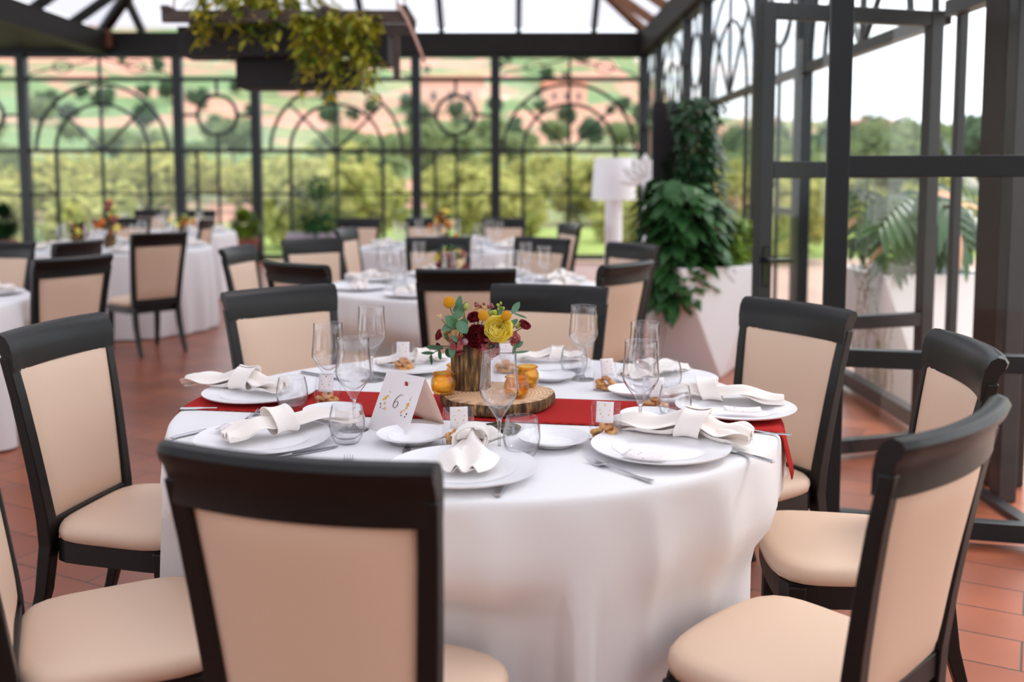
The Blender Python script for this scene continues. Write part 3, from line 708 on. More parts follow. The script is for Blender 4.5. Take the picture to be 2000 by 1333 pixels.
def menu_card():
    r = empty('menu_card'); r['category'] = 'card'
    b = MB().grid(lambda u, v: ((u-.5)*.062, (v-.5)*.10, .0008+.004*(2*v-1)**2), 3, 9).build('card_sheet', 'paper', r, solid=.0008)
    f = MB(); rnd = random.Random(5)
    for k in range(9):
        x = rnd.uniform(-.022, .022); y = rnd.uniform(-.035, .04); q = rnd.uniform(.001, .0026); z = .0008+.004*(y/.05)**2+.0006
        f.add([(x+q*cos(2*pi*i/8), y+q*sin(2*pi*i/8), z) for i in range(8)], [tuple(range(8))])
    f.build('printed_flowers', 'pred', r, smooth=False); return r
P_wine = Proto(wine_glass()); P_tum = Proto(tumbler()); P_plate = Proto(charger()); P_side = Proto(side_plate())
P_fork = Proto(fork()); P_knife = Proto(knife()); P_jar = Proto(candle_jar()); P_bis = Proto(biscuit()); P_bag = Proto(favour_bag()); P_card = Proto(menu_card())
P_nap = [Proto(napkin(1)), Proto(napkin(5, spread=.8)), Proto(napkin(9, spread=1.1))]
# ------------------------------------------------------------ main table
C0 = (-.10, 2.85); R0 = .855; ZC = .768
main = [(-.268, 1.85, -16, 'chair nearest the camera, its back to us, in front of table six'),
 (-1.095, 2.93, -101.1, 'chair left of table six, cream back and seat fully in view'),
 (-.885, 2.14, -65.5, 'chair at lower left corner, mostly its wide cream seat in view'),
 (-.73, 3.72, 221, 'chair behind the left end of table six, cream front facing us'),
 (.07, 3.74, 164, 'chair directly behind the flowers of table six, black rail and tan back'),
 (.745, 3.30, 121.9, 'tall chair beyond the right end of table six, before the white planter'),
 (.915, 2.66, 84, 'chair right of table six, turned sideways, half hidden by a nearer chair'),
 (.605, 2.02, 45, 'big curved-back chair at lower right, its back turned to us')]
GM = 'chairs around the table in front'
for x, y, rz, lb in main: chair.put((x, y, 0), R(rz), 'dark framed cream '+lb if not lb.startswith('tall') and not lb.startswith('big') else lb.replace('tall chair', 'tall dark framed tan chair').replace('big curved-back', 'big dark framed curved-back'), GM)
table(C0, R0, 'round table under the white cloth in the foreground, set with number six')
cloth('tablecloth', C0, R0, [(x, y, R(rz)) for x, y, rz, _ in main], 3, 'white tablecloth hanging to the floor from the foreground table with the red runner', folds=.8)

# red runner lying across the table, ends hanging over
ax = Vector((.985, -.16)).normalized(); nx_ = Vector((-ax.y, ax.x)); mid = Vector((-.10, 2.82)); HWR = .15
rows = []; nv = 13; nu = 90
off0 = (mid-Vector(C0)).dot(nx_)
for j in range(nv):
    v = -HWR+2*HWR*j/(nv-1); dv = off0+v; e = math.sqrt(max(.01, R0*R0-dv*dv)); row = []
    for i in range(nu):
        s = -(e+.13)+(2*(e+.13))*i/(nu-1); over = abs(s)-(e-.012); sg = 1 if s > 0 else -1
        if over <= 0: q = Vector(C0)+ax*s+nx_*dv; z = ZC+.0035
        else:
            a = min(over/.03, pi/2); h = .03*sin(a)*.7 if over < .047 else .021; q = Vector(C0)+ax*sg*(e-.012+h+max(0, over-.047)*.25)+nx_*dv
            z = ZC+.0035-(.03*(1-cos(a)) if over < .047 else .03+(over-.047))
        row.append((q.x, q.y, z))
    rows += row
fs = [(j*nu+i, j*nu+i+1, (j+1)*nu+i+1, (j+1)*nu+i) for j in range(nv-1) for i in range(nu-1)]
rn = MB().add([(a-mid.x, b-mid.y, c) for a, b, c in rows], fs).build('table_runner', 'red', loc=(mid.x, mid.y, 0), solid=.002)
tag(rn, 'ribbed red runner laid across the foreground table, ends hanging over', 'table runner')

def dirp(pr, p, q, label, group=None, z=ZC, axis='y', frac=.5, scale=None):
    """lay a thing on the table from pixel p (handle end) towards q (tip)"""
    a = Vector(at(*p, z)); b = Vector(at(*q, z)); m_ = a+(b-a)*frac; d = b-a; an = math.atan2(d.y, d.x)-(pi/2 if axis == 'y' else 0)
    return pr.put((m_.x, m_.y, z+.0006), an, label, group, scale)
def setp(pr, px, py, label, group=None, z=ZC, rz=0, scale=None):
    a = at(px, py, z); return pr.put((a[0], a[1], z+.0004), R(rz), label, group, scale)
# dinner plates
GP = 'dinner plates on the front table'
for px, py, l in ((507, 776, 'far left plate half over the red runner, before the left rear chair'), (515, 866, 'plate at front left under a knotted napkin and small printed card'),
                  (905, 925, 'front plate partly hidden behind the nearest chair back'), (1290, 884, 'front right plate in full view with ivory napkin and card'),
                  (1436, 806, 'right plate overlapping the red runner end'), (1300, 748, 'far right plate at the rear edge, before the white planter'),
                  (1062, 716, 'rear plate behind the flowers, right of the log'), (800, 722, 'rear plate left of the log vase, behind the number card')):
    setp(P_plate, px, py, 'white dinner '+l, GP, z=ZC+.003)
GS = 'side plates on the front table'
for px, py, l, s in ((806, 862, 'below the number six card', 1.1), (1080, 868, 'behind the front water tumbler', 1.08), (1270, 822, 'just right of the upright favour bag', 1), (1240, 772, 'edge on the red runner, left of the two stacked-looking wine glasses', 1),
                  (1075, 742, 'right of the amber jars towards the rear', 1), (650, 812, 'beside the front left tumbler and wine glass', 1)):
    setp(P_side, px, py, 'small white plate '+l, GS, z=ZC+.003, scale=s)
# napkins: knot pixel, pixel of the long wing's tip
GN = 'knotted napkins on the front table'
for i, (k, wn, l, s) in enumerate((((478, 770), (345, 762), 'far left napkin with a pale wing jutting past the table edge', 1.0), ((548, 858), (690, 832), 'front left napkin knotted in the middle of its plate', 1.0),
        ((920, 893), (880, 985), 'front napkin just right of the nearest chair back', .9), ((1352, 866), (1180, 846), 'front right napkin with a big knot and drooping tail', 1.05),
        ((1385, 792), (1580, 802), 'right napkin with a long pointed wing over the runner end', .95), ((1268, 742), (1350, 728), 'far right napkin at the rear edge of the table', .8),
        ((1085, 712), (1000, 712), 'rear napkin right of the bouquet', .7), ((820, 716), (745, 722), 'rear napkin left of the bouquet', .7))):
    a = Vector(at(*k, ZC)); b = Vector(at(*wn, ZC)); d = b-a
    P_nap[i % 3].put((a.x, a.y, ZC+.018), math.atan2(-d.y, -d.x), 'ivory '+l, GN, s)
# glasses
GW = 'wine glasses on the front table'
for px, py, l in ((975, 884, 'nearest and tallest looking, in front of the log vase'), (692, 840, 'left of the number six card, before the runner'), (643, 795, 'furthest left, before the cream chair back'),
                  (727, 744, 'at the left rear, behind the number card'), (1139, 742, 'at the rear before the black rail of the middle chair'), (1250, 850, 'front one of the overlapping pair at the right'), (1258, 792, 'rear one of the overlapping pair at the right')):
    setp(P_wine, px, py, 'clear stemmed wine glass, '+l, GW)
GT = 'water tumblers on the front table'
for px, py, l in ((1019, 893, 'in the front centre beside the tallest wine glass'), (678, 866, 'at front left by the fork tines'), (571, 803, 'at the left on the red runner edge'), (1318, 822, 'at the right before the right plate'),
                  (1303, 765, 'at the far right behind the wine glass pair'), (1121, 735, 'at the rear beside the rear wine glass')):
    setp(P_tum, px, py, 'rounded clear water tumbler '+l, GT)
# cutlery
GF = 'forks on the front table'
for p, q, l in (((1293, 952), (1133, 897), 'lying in front of the front right plate'), ((1553, 855), (1383, 836), 'between the right plate and the cloth edge'), ((668, 960), (684, 884), 'with only its tines showing above the nearest chair'), ((452, 842), (514, 803), 'with tines showing above the small printed card')):
    dirp(P_fork, p, q, 'steel fork '+l, GF)
GK = 'knives on the front table'
for p, q, l, z in (((342, 802), (522, 799), 'on the far left, under the plate on the runner', 0), ((500, 903), (650, 876), 'at front left, blade pointing to the tumbler', 0), ((966, 982), (1012, 905), 'pointing from the front edge towards the centre tumbler', 0),
                ((1503, 905), (1372, 868), 'with handle poking out right of the drooping napkin', 0), ((348, 856), (470, 828), 'with only its looped handle end showing at left', 0), ((580, 728), (690, 748), 'at the left rear before the cream chair back', 0), ((780, 930), (797, 872), 'with its tip above the nearest chair, right of the fork tines', 0)):
    dirp(P_knife, p, q, 'steel table knife '+l, GK)
GC = 'printed cards on plates'
for px, py, rz, l in ((466, 838, 82, 'flat on the front left plate beside its napkin'), (1262, 893, 62, 'lying across the front right plate'), (1450, 802, 80, 'on the right plate below the pointed napkin')):
    setp(P_card, px, py, 'small white card with tiny printed flowers, '+l, GC, z=ZC+.026, rz=rz)
# favour bags with ring biscuits
GB = 'favour bags on the front table'
bags = [(896, 872, 8, 'before the wood slice'), (1182, 860, -15, 'against the red runner'), (1183, 762, 20, 'beside the right rear side plate'), (1280, 806, 10, 'behind the wine glass pair'),
        (640, 796, -10, 'by the left tumbler'), (788, 724, 0, 'rear left of the flowers'), (988, 728, 0, 'right behind the log vase')]
rb = random.Random(4)
for px, py, rz, l in bags:
    a = at(px, py, ZC); P_bag.put((a[0], a[1], ZC+.0005), R(rz), 'clear favour bag of ring biscuits with white label, '+l, GB)
    for k in range(7):
        an = k*2.4; rr = .0 if k == 6 else .0175
        o = P_bis.put((a[0]+1.1*rr*cos(an), a[1]+.75*rr*sin(an), ZC+.003+(.0155 if k > 3 else 0)+(.012 if k == 6 else 0)), an, 'golden ring biscuit in the clear bag '+l, 'ring biscuits in the bag '+l)
        o.rotation_euler = (rb.uniform(-.5, .5) if k > 3 else 0, rb.uniform(-.4, .4) if k > 3 else 0, an)

# tent card with the table number
FL = Vector((*at(718, 838, ZC), ZC)); FR = Vector((*at(792, 857, ZC), ZC)); BR = Vector((*at(868, 829, ZC), ZC)); BL = BR+(FL-FR)
up = Vector((0, 0, .142)); TL_ = (FL+BL)/2+up; TR_ = (FR+BR)/2+up; TL_ = TR_+(TL_-TR_)*1.0
tc_ = empty('number_card', ((FL+FR+BR+BL)/4)); o0 = tc_.location.copy()
tag(tc_, 'folded white tent card with a printed 6 and little flowers, left of the log vase', 'card')
MB().add([p-o0 for p in (FL, FR, TR_, TL_)], [(0, 1, 2, 3)]).build('front_panel', 'paper', tc_, smooth=False, solid=.0007)
MB().grid(lambda u, v: (BL-o0)*(1-u)*(1-v)+(BR-o0)*u*(1-v)+(TR_-o0)*u*v+(TL_-o0)*(1-u)*v+Vector((.0, .012, 0))*sin(pi*v), 6, 8).build('back_panel', 'paperpink', tc_, solid=.0007)
nn_ = (FR-FL).cross(TL_-FL).normalized(); nn_ = nn_ if nn_.y < 0 else -nn_
U = (FR-FL); V_ = (TL_-FL); W_ = U.length; H_ = V_.length
def F(u, v, k=.0010): return FL-o0+U*u+V_*v+nn_*k
def pdisc(mb, u, v, r, rx=1.0, rot=0, k=.001):
    eu = U.normalized(); ev = V_.normalized(); c = F(u, v, k)
    mb.add([c+eu*(r*rx*cos(t)*cos(rot)-r*sin(t)*sin(rot))+ev*(r*rx*cos(t)*sin(rot)+r*sin(t)*cos(rot)) for t in [2*pi*q/10 for q in range(10)]], [tuple(range(10))])
six = [(.66, .66), (.60, .675), (.54, .655), (.475, .60), (.43, .53), (.415, .46), (.43, .405), (.475, .38), (.53, .40), (.56, .45), (.55, .50), (.50, .525), (.45, .50), (.425, .46)]
wds = [.0006, .0012, .0018, .0026, .003, .003, .0024, .0012, .0018, .0028, .0022, .0012, .001, .0008]
from mathutils import geometry
six = [(.53+(a-.53)*.74, .55+(b-.54)*.78) for a, b in six]; wds = [q*.8 for q in wds]
fine = []; fw = []
for i in range(len(six)-1):
    for k in range(5):
        t = k/5; p0 = six[max(0, i-1)]; p1 = six[i]; p2 = six[i+1]; p3 = six[min(len(six)-1, i+2)]
        cr = lambda a, b, c, d: .5*((2*b)+(-a+c)*t+(2*a-5*b+4*c-d)*t*t+(-a+3*b-3*c+d)*t**3)
        fine.append(F(cr(p0[0], p1[0], p2[0], p3[0])*1.0, cr(p0[1], p1[1], p2[1], p3[1]), .0012)); fw.append(wds[i]*(1-t)+wds[i+1]*t)
MB().sweep(fine, fw, .0003, nn_).build('printed_number', 'ink', tc_, smooth=False)
for nm, mt, ls in (('red_print', 'pred', [(.60, .845, .0055), (.57, .86, .003), (.63, .83, .003)]),
                   ('yellow_print', 'pyel', [(.20, .55, .0045), (.24, .59, .003), (.16, .52, .003)]), ('yellow_print', 'pyel', [(.80, .52, .005), (.79, .46, .003)]),
                   ('peach_print', 'ppeach', [(.22, .46, .004), (.27, .38, .004), (.70, .38, .004), (.14, .40, .003), (.75, .42, .003)]),
                   ('navy_print', 'pnavy', [(.12, .44, .0022), (.14, .38, .0018), (.84, .37, .0025), (.72, .33, .0018), (.82, .32, .002), (.22, .37, .0015)]),
                   ('green_print', 'pgreen', [(.26, .66, .0015), (.82, .60, .0018), (.83, .64, .0012), (.56, .81, .0012), (.66, .87, .0012)])):
    m_ = MB()
    for u, v, r_ in ls: pdisc(m_, u, v, r_, 1.2, u*9)
    m_.build(nm, mt, tc_, smooth=False)

# wood slice, log vase, jars, dark dish
SL = Vector((-.045, 2.845, ZC+.006)); ws = empty('wood_slice', SL); tag(ws, 'round wooden log slice under the flowers and amber jars', 'wood slice')
wb_ = lambda a, i: 1+.03*sin(3*a+.6)+.018*sin(7*a)+.008*sin(23*a)
MB().lathe([(.155, 0), (.163, .006), (.166, .02), (.163, .035)], 90, wob=wb_).build('bark_edge', 'bark', ws, auto=50)
MB().lathe([(.001, .037), (.10, .037), (.163, .0352)], 90, wob=wb_).build('cut_face', 'rings', ws)
ZS = SL.z+.0375
LV = Vector((-.122, 2.905, ZS)); lv = empty('log_vase', LV); tag(lv, 'hollow bark covered log holding the bouquet on the wood slice', 'vase')
wl = lambda a, i: 1+.03*sin(2*a+1)+.02*sin(9*a)+.012*sin(31*a)
MB().lathe([(.056, 0), (.0575, .01), (.0565, .06), (.058, .11), (.0575, .135), (.048, .135), (.046, .10)], 80, wob=wl).build('bark', 'bark', lv, auto=60)
MB().lathe([(.047, .118), (.001, .118)], 30).build('moss', 'soil', lv)
GJ = 'amber jars on the wood slice'
for x, y, l in ((-.198, 2.822, 'left of the log, in front'), (-.165, 2.975, 'left of the log, behind the other'), (.012, 2.775, 'right of the log, seen through the wine glass'), (.045, 2.925, 'right of the log, at the back')):
    if y > 2.97: y = 2.955
    P_jar.put((x, y, ZS), x*9, 'ribbed amber tealight jar '+l, GJ)
a = at(978, 843, ZC); bd_ = MB().lathe([(.04, 0), (.050, .002), (.054, .010), (.052, .011), (.045, .005), (.001, .004)], 48).build('glass_dish', 'smoke', loc=(a[0], a[1], ZC+.001))
tag(bd_, 'dark round glass dish behind the front tumbler', 'dish')

# ------------------------------------------------------------ bouquet
def rose(name, m, r, seed, layers=5, m2=None):
    rnd = random.Random(seed); o = MB()
    for L_ in range(layers):
        t = L_/(layers-1); n = 3+(L_+1)//2; rr = r*(.18+.72*t); hh = r*(.95-.25*t)
        for k in range(n):
            a0 = 2*pi*k/n+L_*.9+rnd.uniform(-.1, .1); wd = 2*pi/n*1.05; tip = rnd.uniform(.9, 1.08)
            def fn(u, v):
                a = a0+(u-.5)*wd*(1.25 if v < .9 else 1.05); q = rr*(.30+.78*sin(v*pi*(.86-.30*t)))*(1+.10*t*v*v)
                z = -r*.5+(hh*.55+r*.5)*tip*v*(1-.10*(2*u-1)**2)+(.02*r if L_ % 2 else 0)-t*r*.12*v**4
                wv = 1+.05*sin(u*9+k+L_)*v
                return (q*wv*cos(a), q*wv*sin(a), z+r*.02*sin(7*u+L_))
            o.grid(fn, 7, 6)
    o.blob((0, 0, .0), r*.2, 8, 6)
    return o.build(name, m, None)
B0 = Vector((-.122, 2.905, ZS+.12))
def flower(name, px, py, Y, lab, cat, mk, nrm=(0, -1, .6), stem=True, grp=None):
    p = atd(px, py, Y); o = mk(); d = Vector(nrm).normalized()
    root = empty(name, p); root.rotation_euler = d.to_track_quat('Z', 'Y').to_euler()
    o.name = 'petals' if 'rose' in name or 'ranunculus' in name or 'hydrangea' in name else 'head'; o.parent = root
    if stem:
        inv = root.matrix_basis.inverted() if False else Matrix.LocRotScale(p, d.to_track_quat('Z', 'Y'), None).inverted()
        b = inv @ Vector((B0.x+(p.x-B0.x)*.2, B0.y+(p.y-B0.y)*.2, B0.z)); mm = b*.5+Vector((0, 0, -.01))
        MB().tube([(0, 0, -.008), mm, b], .0016, 6).build('stem', 'stem', root)
    tag(root, lab, cat, grp); return root
flower('yellow_ranunculus', 973, 644, 2.845, 'large ruffled yellow bloom at the front right of the bouquet', 'flower', lambda: rose('p', 'yrose', .040, 1, 9), (.15, -1, .45))
flower('burgundy_rose', 932, 658, 2.845, 'big dark burgundy bloom at front centre above the bark', 'flower', lambda: rose('p', 'brose', .034, 2, 8), (-.1, -1, .25))
flower('burgundy_rose', 926, 621, 2.86, 'dark burgundy rose high in the middle, left of a mustard ball', 'flower', lambda: rose('p', 'brose', .019, 3, 5), (-.2, -.8, .7))
flower('red_rose', 1024, 636, 2.88, 'small closed dark red rose sticking out furthest right', 'flower', lambda: rose('p', 'brose', .019, 4, 5), (.5, -.5, .9))
flower('cream_rose', 885, 650, 2.86, 'cream bloom at left, half under a round eucalyptus leaf', 'flower', lambda: rose('p', 'crose', .031, 5, 7), (-.4, -1, .5))
flower('cream_rose', 938, 608, 2.90, 'cream bloom at the top centre behind a mustard ball', 'flower', lambda: rose('p', 'crose', .022, 6, 5), (0, -.5, 1))
flower('burgundy_rose', 857, 655, 2.88, 'burgundy bud at the far left edge of the bouquet', 'flower', lambda: rose('p', 'brose', .017, 7, 5), (-1, -.4, .4))
flower('burgundy_rose', 857, 677, 2.88, 'burgundy bud hanging low at the left of the log rim', 'flower', lambda: rose('p', 'brose', .012, 8, 4), (-1, -.5, -.1))
def billy(r):
    def mk():
        rnd = random.Random(2); o = MB(); o.blob((0, 0, 0), r*.93, 16, 12)
        for k in range(170):
            z = 1-2*(k+.5)/170; a = k*2.39996; q = math.sqrt(1-z*z); o.blob((q*cos(a)*r*.93, q*sin(a)*r*.93, z*r*.93), r*.1, 5, 3)
        return o.build('h', 'billy')
    return mk
for px, py, Y, r_, l in ((877, 591, 2.87, .0175, 'high at the left of the bouquet'), (944, 617, 2.835, .0155, 'in the upper middle of the bouquet'), (989, 617, 2.845, .0150, 'right of centre above the yellow bloom')):
    flower('mustard_pompom_flower', px, py, Y, 'round mustard yellow pompom flower '+l, 'flower', billy(r_), (0, -.2, 1), grp='pompom flowers')
def hyd(seed, r, m):
    def mk():
        rnd = random.Random(seed); o = MB()
        for k in range(34):
            d = Vector((rnd.gauss(0, 1), rnd.gauss(0, 1), abs(rnd.gauss(0, .8)))).normalized(); c = d*r*rnd.uniform(.7, 1)
            for q in range(4):
                a = q*pi/2+rnd.uniform(-.2, .2); t = d.orthogonal().normalized(); s = d.cross(t); o.leaf(c, t*cos(a)+s*sin(a)+d*.35, r*.42, r*.36, .05, 2, nrm=d)
        return o.build('h', m)
    return mk
flower('pink_hydrangea', 893, 672, 2.86, 'dusty pink hydrangea head spilling over the left rim of the log', 'flower', hyd(1, .030, 'pink'), (-.3, -1, .2))
flower('pink_hydrangea', 955, 682, 2.845, 'dusty pink hydrangea head at the right rim under the yellow bloom', 'flower', hyd(2, .030, 'pink'), (.2, -1, .0))
flower('pink_hydrangea', 1003, 662, 2.875, 'dusty pink hydrangea head at far right of the bouquet', 'flower', hyd(3, .020, 'pink'), (.8, -.7, .2))
flower('pale_pink_petal_flower', 908, 668, 2.835, 'pale pink flat blossom on the front rim of the log', 'flower', lambda: MB().lathe([(.001, .001), (.006, .0), (.010, .001)], 18).build('h', 'lpink'), (-.2, -1, .3))
def berries():
    rnd = random.Random(6); o = MB()
    for k in range(7): o.blob((rnd.uniform(-.022, .022), rnd.uniform(-.008, .008), rnd.uniform(-.006, .010)), .0048, 8, 6)
    return o.build('h', 'berry')
flower('berry_sprig', 938, 598, 2.90, 'cluster of dark red berries at the top centre of the bouquet', 'berries', berries, (0, 0, 1))
flower('berry_sprig', 957, 601, 2.895, 'cluster of dark red berries right of the top centre', 'berries', berries, (.1, 0, 1))
def buds(n, r, m='bud', sp=.012):
    def mk():
        rnd = random.Random(n*7); o = MB()
        for k in range(n): o.blob((rnd.uniform(-sp, sp), rnd.uniform(-sp, sp), rnd.uniform(-sp, sp)), (r, r, r*1.5), 7, 5)
        return o.build('h', m)
    return mk
flower('green_bud_sprig', 906, 598, 2.87, 'yellow green bud sprig right of the highest pompom', 'flower bud', buds(4, .006, sp=.009), (.1, 0, 1))
flower('green_bud_sprig', 962, 612, 2.875, 'yellow green bud sprig between the two right pompoms', 'flower bud', buds(6, .005, sp=.009), (0, 0, 1))
flower('green_bud_sprig', 977, 597, 2.89, 'pale green bud sprig at top right of the bouquet', 'flower bud', buds(7, .0035, sp=.011), (0, 0, 1))
flower('green_bud_sprig', 1010, 633, 2.885, 'green bud sprig behind the small red rose', 'flower bud', buds(4, .006, sp=.009), (.6, 0, .8))
flower('chamomile_sprig', 860, 619, 2.90, 'tiny white daisy like sprig at the upper left', 'flower', buds(3, .0028, 'crose', .008), (-.5, 0, 1))
def spray(name, pts, lv_, lab, m='euc'):
    """sprig: pts are pixel points at a given depth along its stem; lv_ leaves (t, pixel tip, width)"""
    P0 = atd(*pts[0]); root = empty(name, P0); tag(root, lab, 'foliage sprig')
    st = [atd(*p)-P0 for p in pts]; MB().tube(st, .0013, 6).build('stem', 'stem', root)
    f = MB()
    for (bx, by, bY, tx, ty, tY, wd) in lv_:
        a = atd(bx, by, bY)-P0; b = atd(tx, ty, tY)-P0; f.leaf(a, b-a, (b-a).length, wd, 0, 6, nrm=(.1, -1, .35))
    f.build('leaves', m, root)
spray('eucalyptus_sprig', [(915, 680, 2.9), (900, 640, 2.87), (884, 612, 2.86)], [(897, 640, 2.86, 868, 618, 2.84, .034), (897, 640, 2.855, 914, 625, 2.835, .030), (895, 628, 2.84, 912, 652, 2.82, .034), (890, 632, 2.86, 862, 646, 2.845, .024), (884, 618, 2.85, 905, 612, 2.84, .026)], 'eucalyptus sprig with big round leaves at the left of the bouquet')
spray('eucalyptus_sprig', [(920, 680, 2.9), (905, 620, 2.9), (897, 585, 2.9)], [(893, 612, 2.89, 899, 577, 2.9, .022), (897, 615, 2.88, 912, 590, 2.89, .016), (886, 610, 2.885, 900, 595, 2.88, .02)], 'upright blue green eucalyptus sprig behind the left pompom')
spray('eucalyptus_sprig', [(950, 680, 2.9), (990, 630, 2.9), (1003, 608, 2.9)], [(1000, 612, 2.89, 1015, 590, 2.9, .020), (1003, 612, 2.9, 1030, 622, 2.9, .007), (978, 620, 2.89, 976, 598, 2.89, .014), (990, 640, 2.88, 1012, 624, 2.89, .018)], 'eucalyptus sprig pointing up at the right of the bouquet')
spray('eucalyptus_sprig', [(960, 690, 2.9), (1000, 690, 2.88), (1008, 672, 2.87)], [(1005, 678, 2.87, 1022, 668, 2.87, .018), (1008, 672, 2.86, 1001, 694, 2.86, .010), (1000, 690, 2.87, 1035, 686, 2.9, .008)], 'small sprig hanging right of the log rim')
spray('eucalyptus_sprig', [(895, 682, 2.87), (868, 680, 2.86), (845, 690, 2.86), (838, 700, 2.86)], [(872, 682, 2.86, 880, 699, 2.86, .020), (866, 680, 2.86, 830, 678, 2.86, .014), (858, 684, 2.85, 860, 704, 2.85, .011), (848, 690, 2.85, 822, 690, 2.86, .010), (842, 692, 2.85, 843, 714, 2.86, .008), (880, 670, 2.85, 866, 650, 2.85, .012)], 'drooping green sprig hanging out left of the log', 'eucd')
spray('eucalyptus_sprig', [(905, 690, 2.85), (885, 690, 2.84)], [(884, 672, 2.84, 882, 700, 2.835, .020), (893, 668, 2.83, 880, 655, 2.83, .012)], 'leafy sprig over the left rim of the log', 'euc')

gr = empty('bouquet_greenery', B0); tag(gr, 'small dark leaves filling the bouquet between the blooms above the log', 'foliage')
f = MB(); rq = random.Random(31)
for k in range(150):
    d = Vector((rq.gauss(0, 1), rq.gauss(0, .8), abs(rq.gauss(0, .9))+.1)).normalized(); p = Vector((d.x*.045, d.y*.035, d.z*.055-.005))*rq.uniform(.3, 1); f.leaf(p, d+Vector((rq.uniform(-.5, .5), rq.uniform(-.5, .5), .1)), rq.uniform(.022, .038), rq.uniform(.010, .016), .2, 3)
f.build('leaves', 'eucd', gr)
# ------------------------------------------------------------ background tables
BT = [((-.30, 6.15), .86, 'table just behind the foreground one, centre', 8), ((-3.75, 9.45), .86, 'table at the left with a tall orange arrangement', 8),
      ((-4.25, 12.1), .86, 'table at the far left rear beside two chairs', 6), ((-.62, 9.6), .86, 'table at the centre rear', 8), ((-3.55, 5.3), .88, 'table cut off by the left edge', 6)]
def back_at(px, py, rz, lab, d=None, grp='chairs at the tables behind'):
    def clear(o):
        for c, r_, *_ in BT*3:
            v = Vector((o.x-c[0], o.y-c[1]))
            if v.length < r_+.06: v = v.normalized()*(r_+.06); o = Vector((c[0]+v.x, c[1]+v.y))
        for q in L:
            v = Vector((o.x-q[0], o.y-q[1]))
            if v.length < .56: v = v.normalized()*.56; o = Vector((q[0]+v.x, q[1]+v.y))
        return o
    p = Vector((*at(px, py, .995),)) if d is None else Vector(((px-1000)/1944*d, d))
    r = R(rz); o = clear(Vector((p.x, p.y))-Vector((-sin(r)*-.31, cos(r)*-.31))); chair.put((o.x, o.y, 0), r, lab, grp); return (o.x, o.y, r)
L = []
for a in ((910, 525, 2, 'tan chair with black rail, back to us, behind the bouquet to the left'),
    (572, 513, -38, 'dark chair with black rail and orange-tan back, left of the centre rear table'),
    (607, 486, -140, 'pale chair with lilac sheen on its rail, left of the table behind', 7.2),
    (458, 497, -98, 'narrow pale chair seen edge on above the left rear rail', 6.35),
    (1230, 512, 52, 'pale pinkish chair seen from its side, right of the centre rear table'),
    (1127, 487, 124, 'tan chair at the right of the table behind, before the white lamp', 6.5),
    (1062, 468, 142, 'half hidden chair left of the one before the lamp', 7.3),
    (857, 470, 180, 'chair behind the yellow and red centrepiece, facing us', 7.35),
    (672, 445, -100, 'pale chair edge on at the left of the centre rear table', 8.6),
    (702, 446, 175, 'brown backed chair behind the centre tables, left', 10.9),
    (985, 440, 170, 'brown backed chair behind the centre tables, right', 10.9),
    (1050, 452, 110, 'chair at the right end of the centre rear table', 9.6),
    (835, 443, 182, 'chair hidden behind the tall centre arrangement', 11.0),
    (5, 475, 172, 'brown backed chair cut by the left edge', 6.8),
    (118, 506, 58, 'bright pink-cream chair at far left, turned away', 5.5),
    (150, 485, 75, 'dark chair edge on behind the bright far left chair', 6.9),
    (313, 466, 48, 'pale pink chair with legs showing on open floor at the left', 8.0),
    (408, 460, 92, 'chair seen edge on with its seat towards the far left table', 10.8),
    (299, 411, 180, 'far chair by the window, left one of the pair', 13.9),
    (388, 414, 184, 'far chair by the window, right one of the pair', 13.7),
    (255, 440, 175, 'brown backed chair behind the tall orange arrangement', 10.95)):
    L.append(back_at(*a[:4], d=a[4] if len(a) > 4 else None))
for i, (c, r_, lb, n) in enumerate(BT):
    table(c, r_, 'round table under a white cloth, the '+lb)
    cloth('tablecloth', c, r_, [q for q in L if math.dist(q[:2], c) < 2], 20+i, 'white tablecloth on the '+lb, N=200)
    for k in range(n):
        a = 2*pi*(k+.5)/n; e = Vector((cos(a), sin(a))); q = Vector(c)+e*(r_-.2); al = ' on the '+lb
        P_plate.put((q.x, q.y, ZC+.001), a, 'white dinner plate'+al, 'plates on the '+lb)
        P_nap[k % 3].put((q.x, q.y, ZC+.018), a+.5+k, 'ivory knotted napkin'+al, 'napkins on the '+lb, .85)
        g = Vector(c)+Vector((cos(a+.28), sin(a+.28)))*(r_-.36); P_wine.put((g.x, g.y, ZC), a, 'clear wine glass'+al, 'wine glasses on the '+lb)
        g = Vector(c)+Vector((cos(a+.05), sin(a+.05)))*(r_-.43); P_tum.put((g.x, g.y, ZC), a, 'clear tumbler'+al, 'tumblers on the '+lb)
def adopt(root, *names):
    """plants rooted in a planter become parts of it"""
    bpy.context.view_layer.update()
    for o in list(COL.objects):
        if o.parent is None and o.name.split('.')[0] in names and (root.name != 'potted_plant' or o.location.x < 2.3):
            o.parent = root; o.matrix_parent_inverse = root.matrix_world.inverted()
            for k in ('category', 'label'):
                if k in o: del o[k]
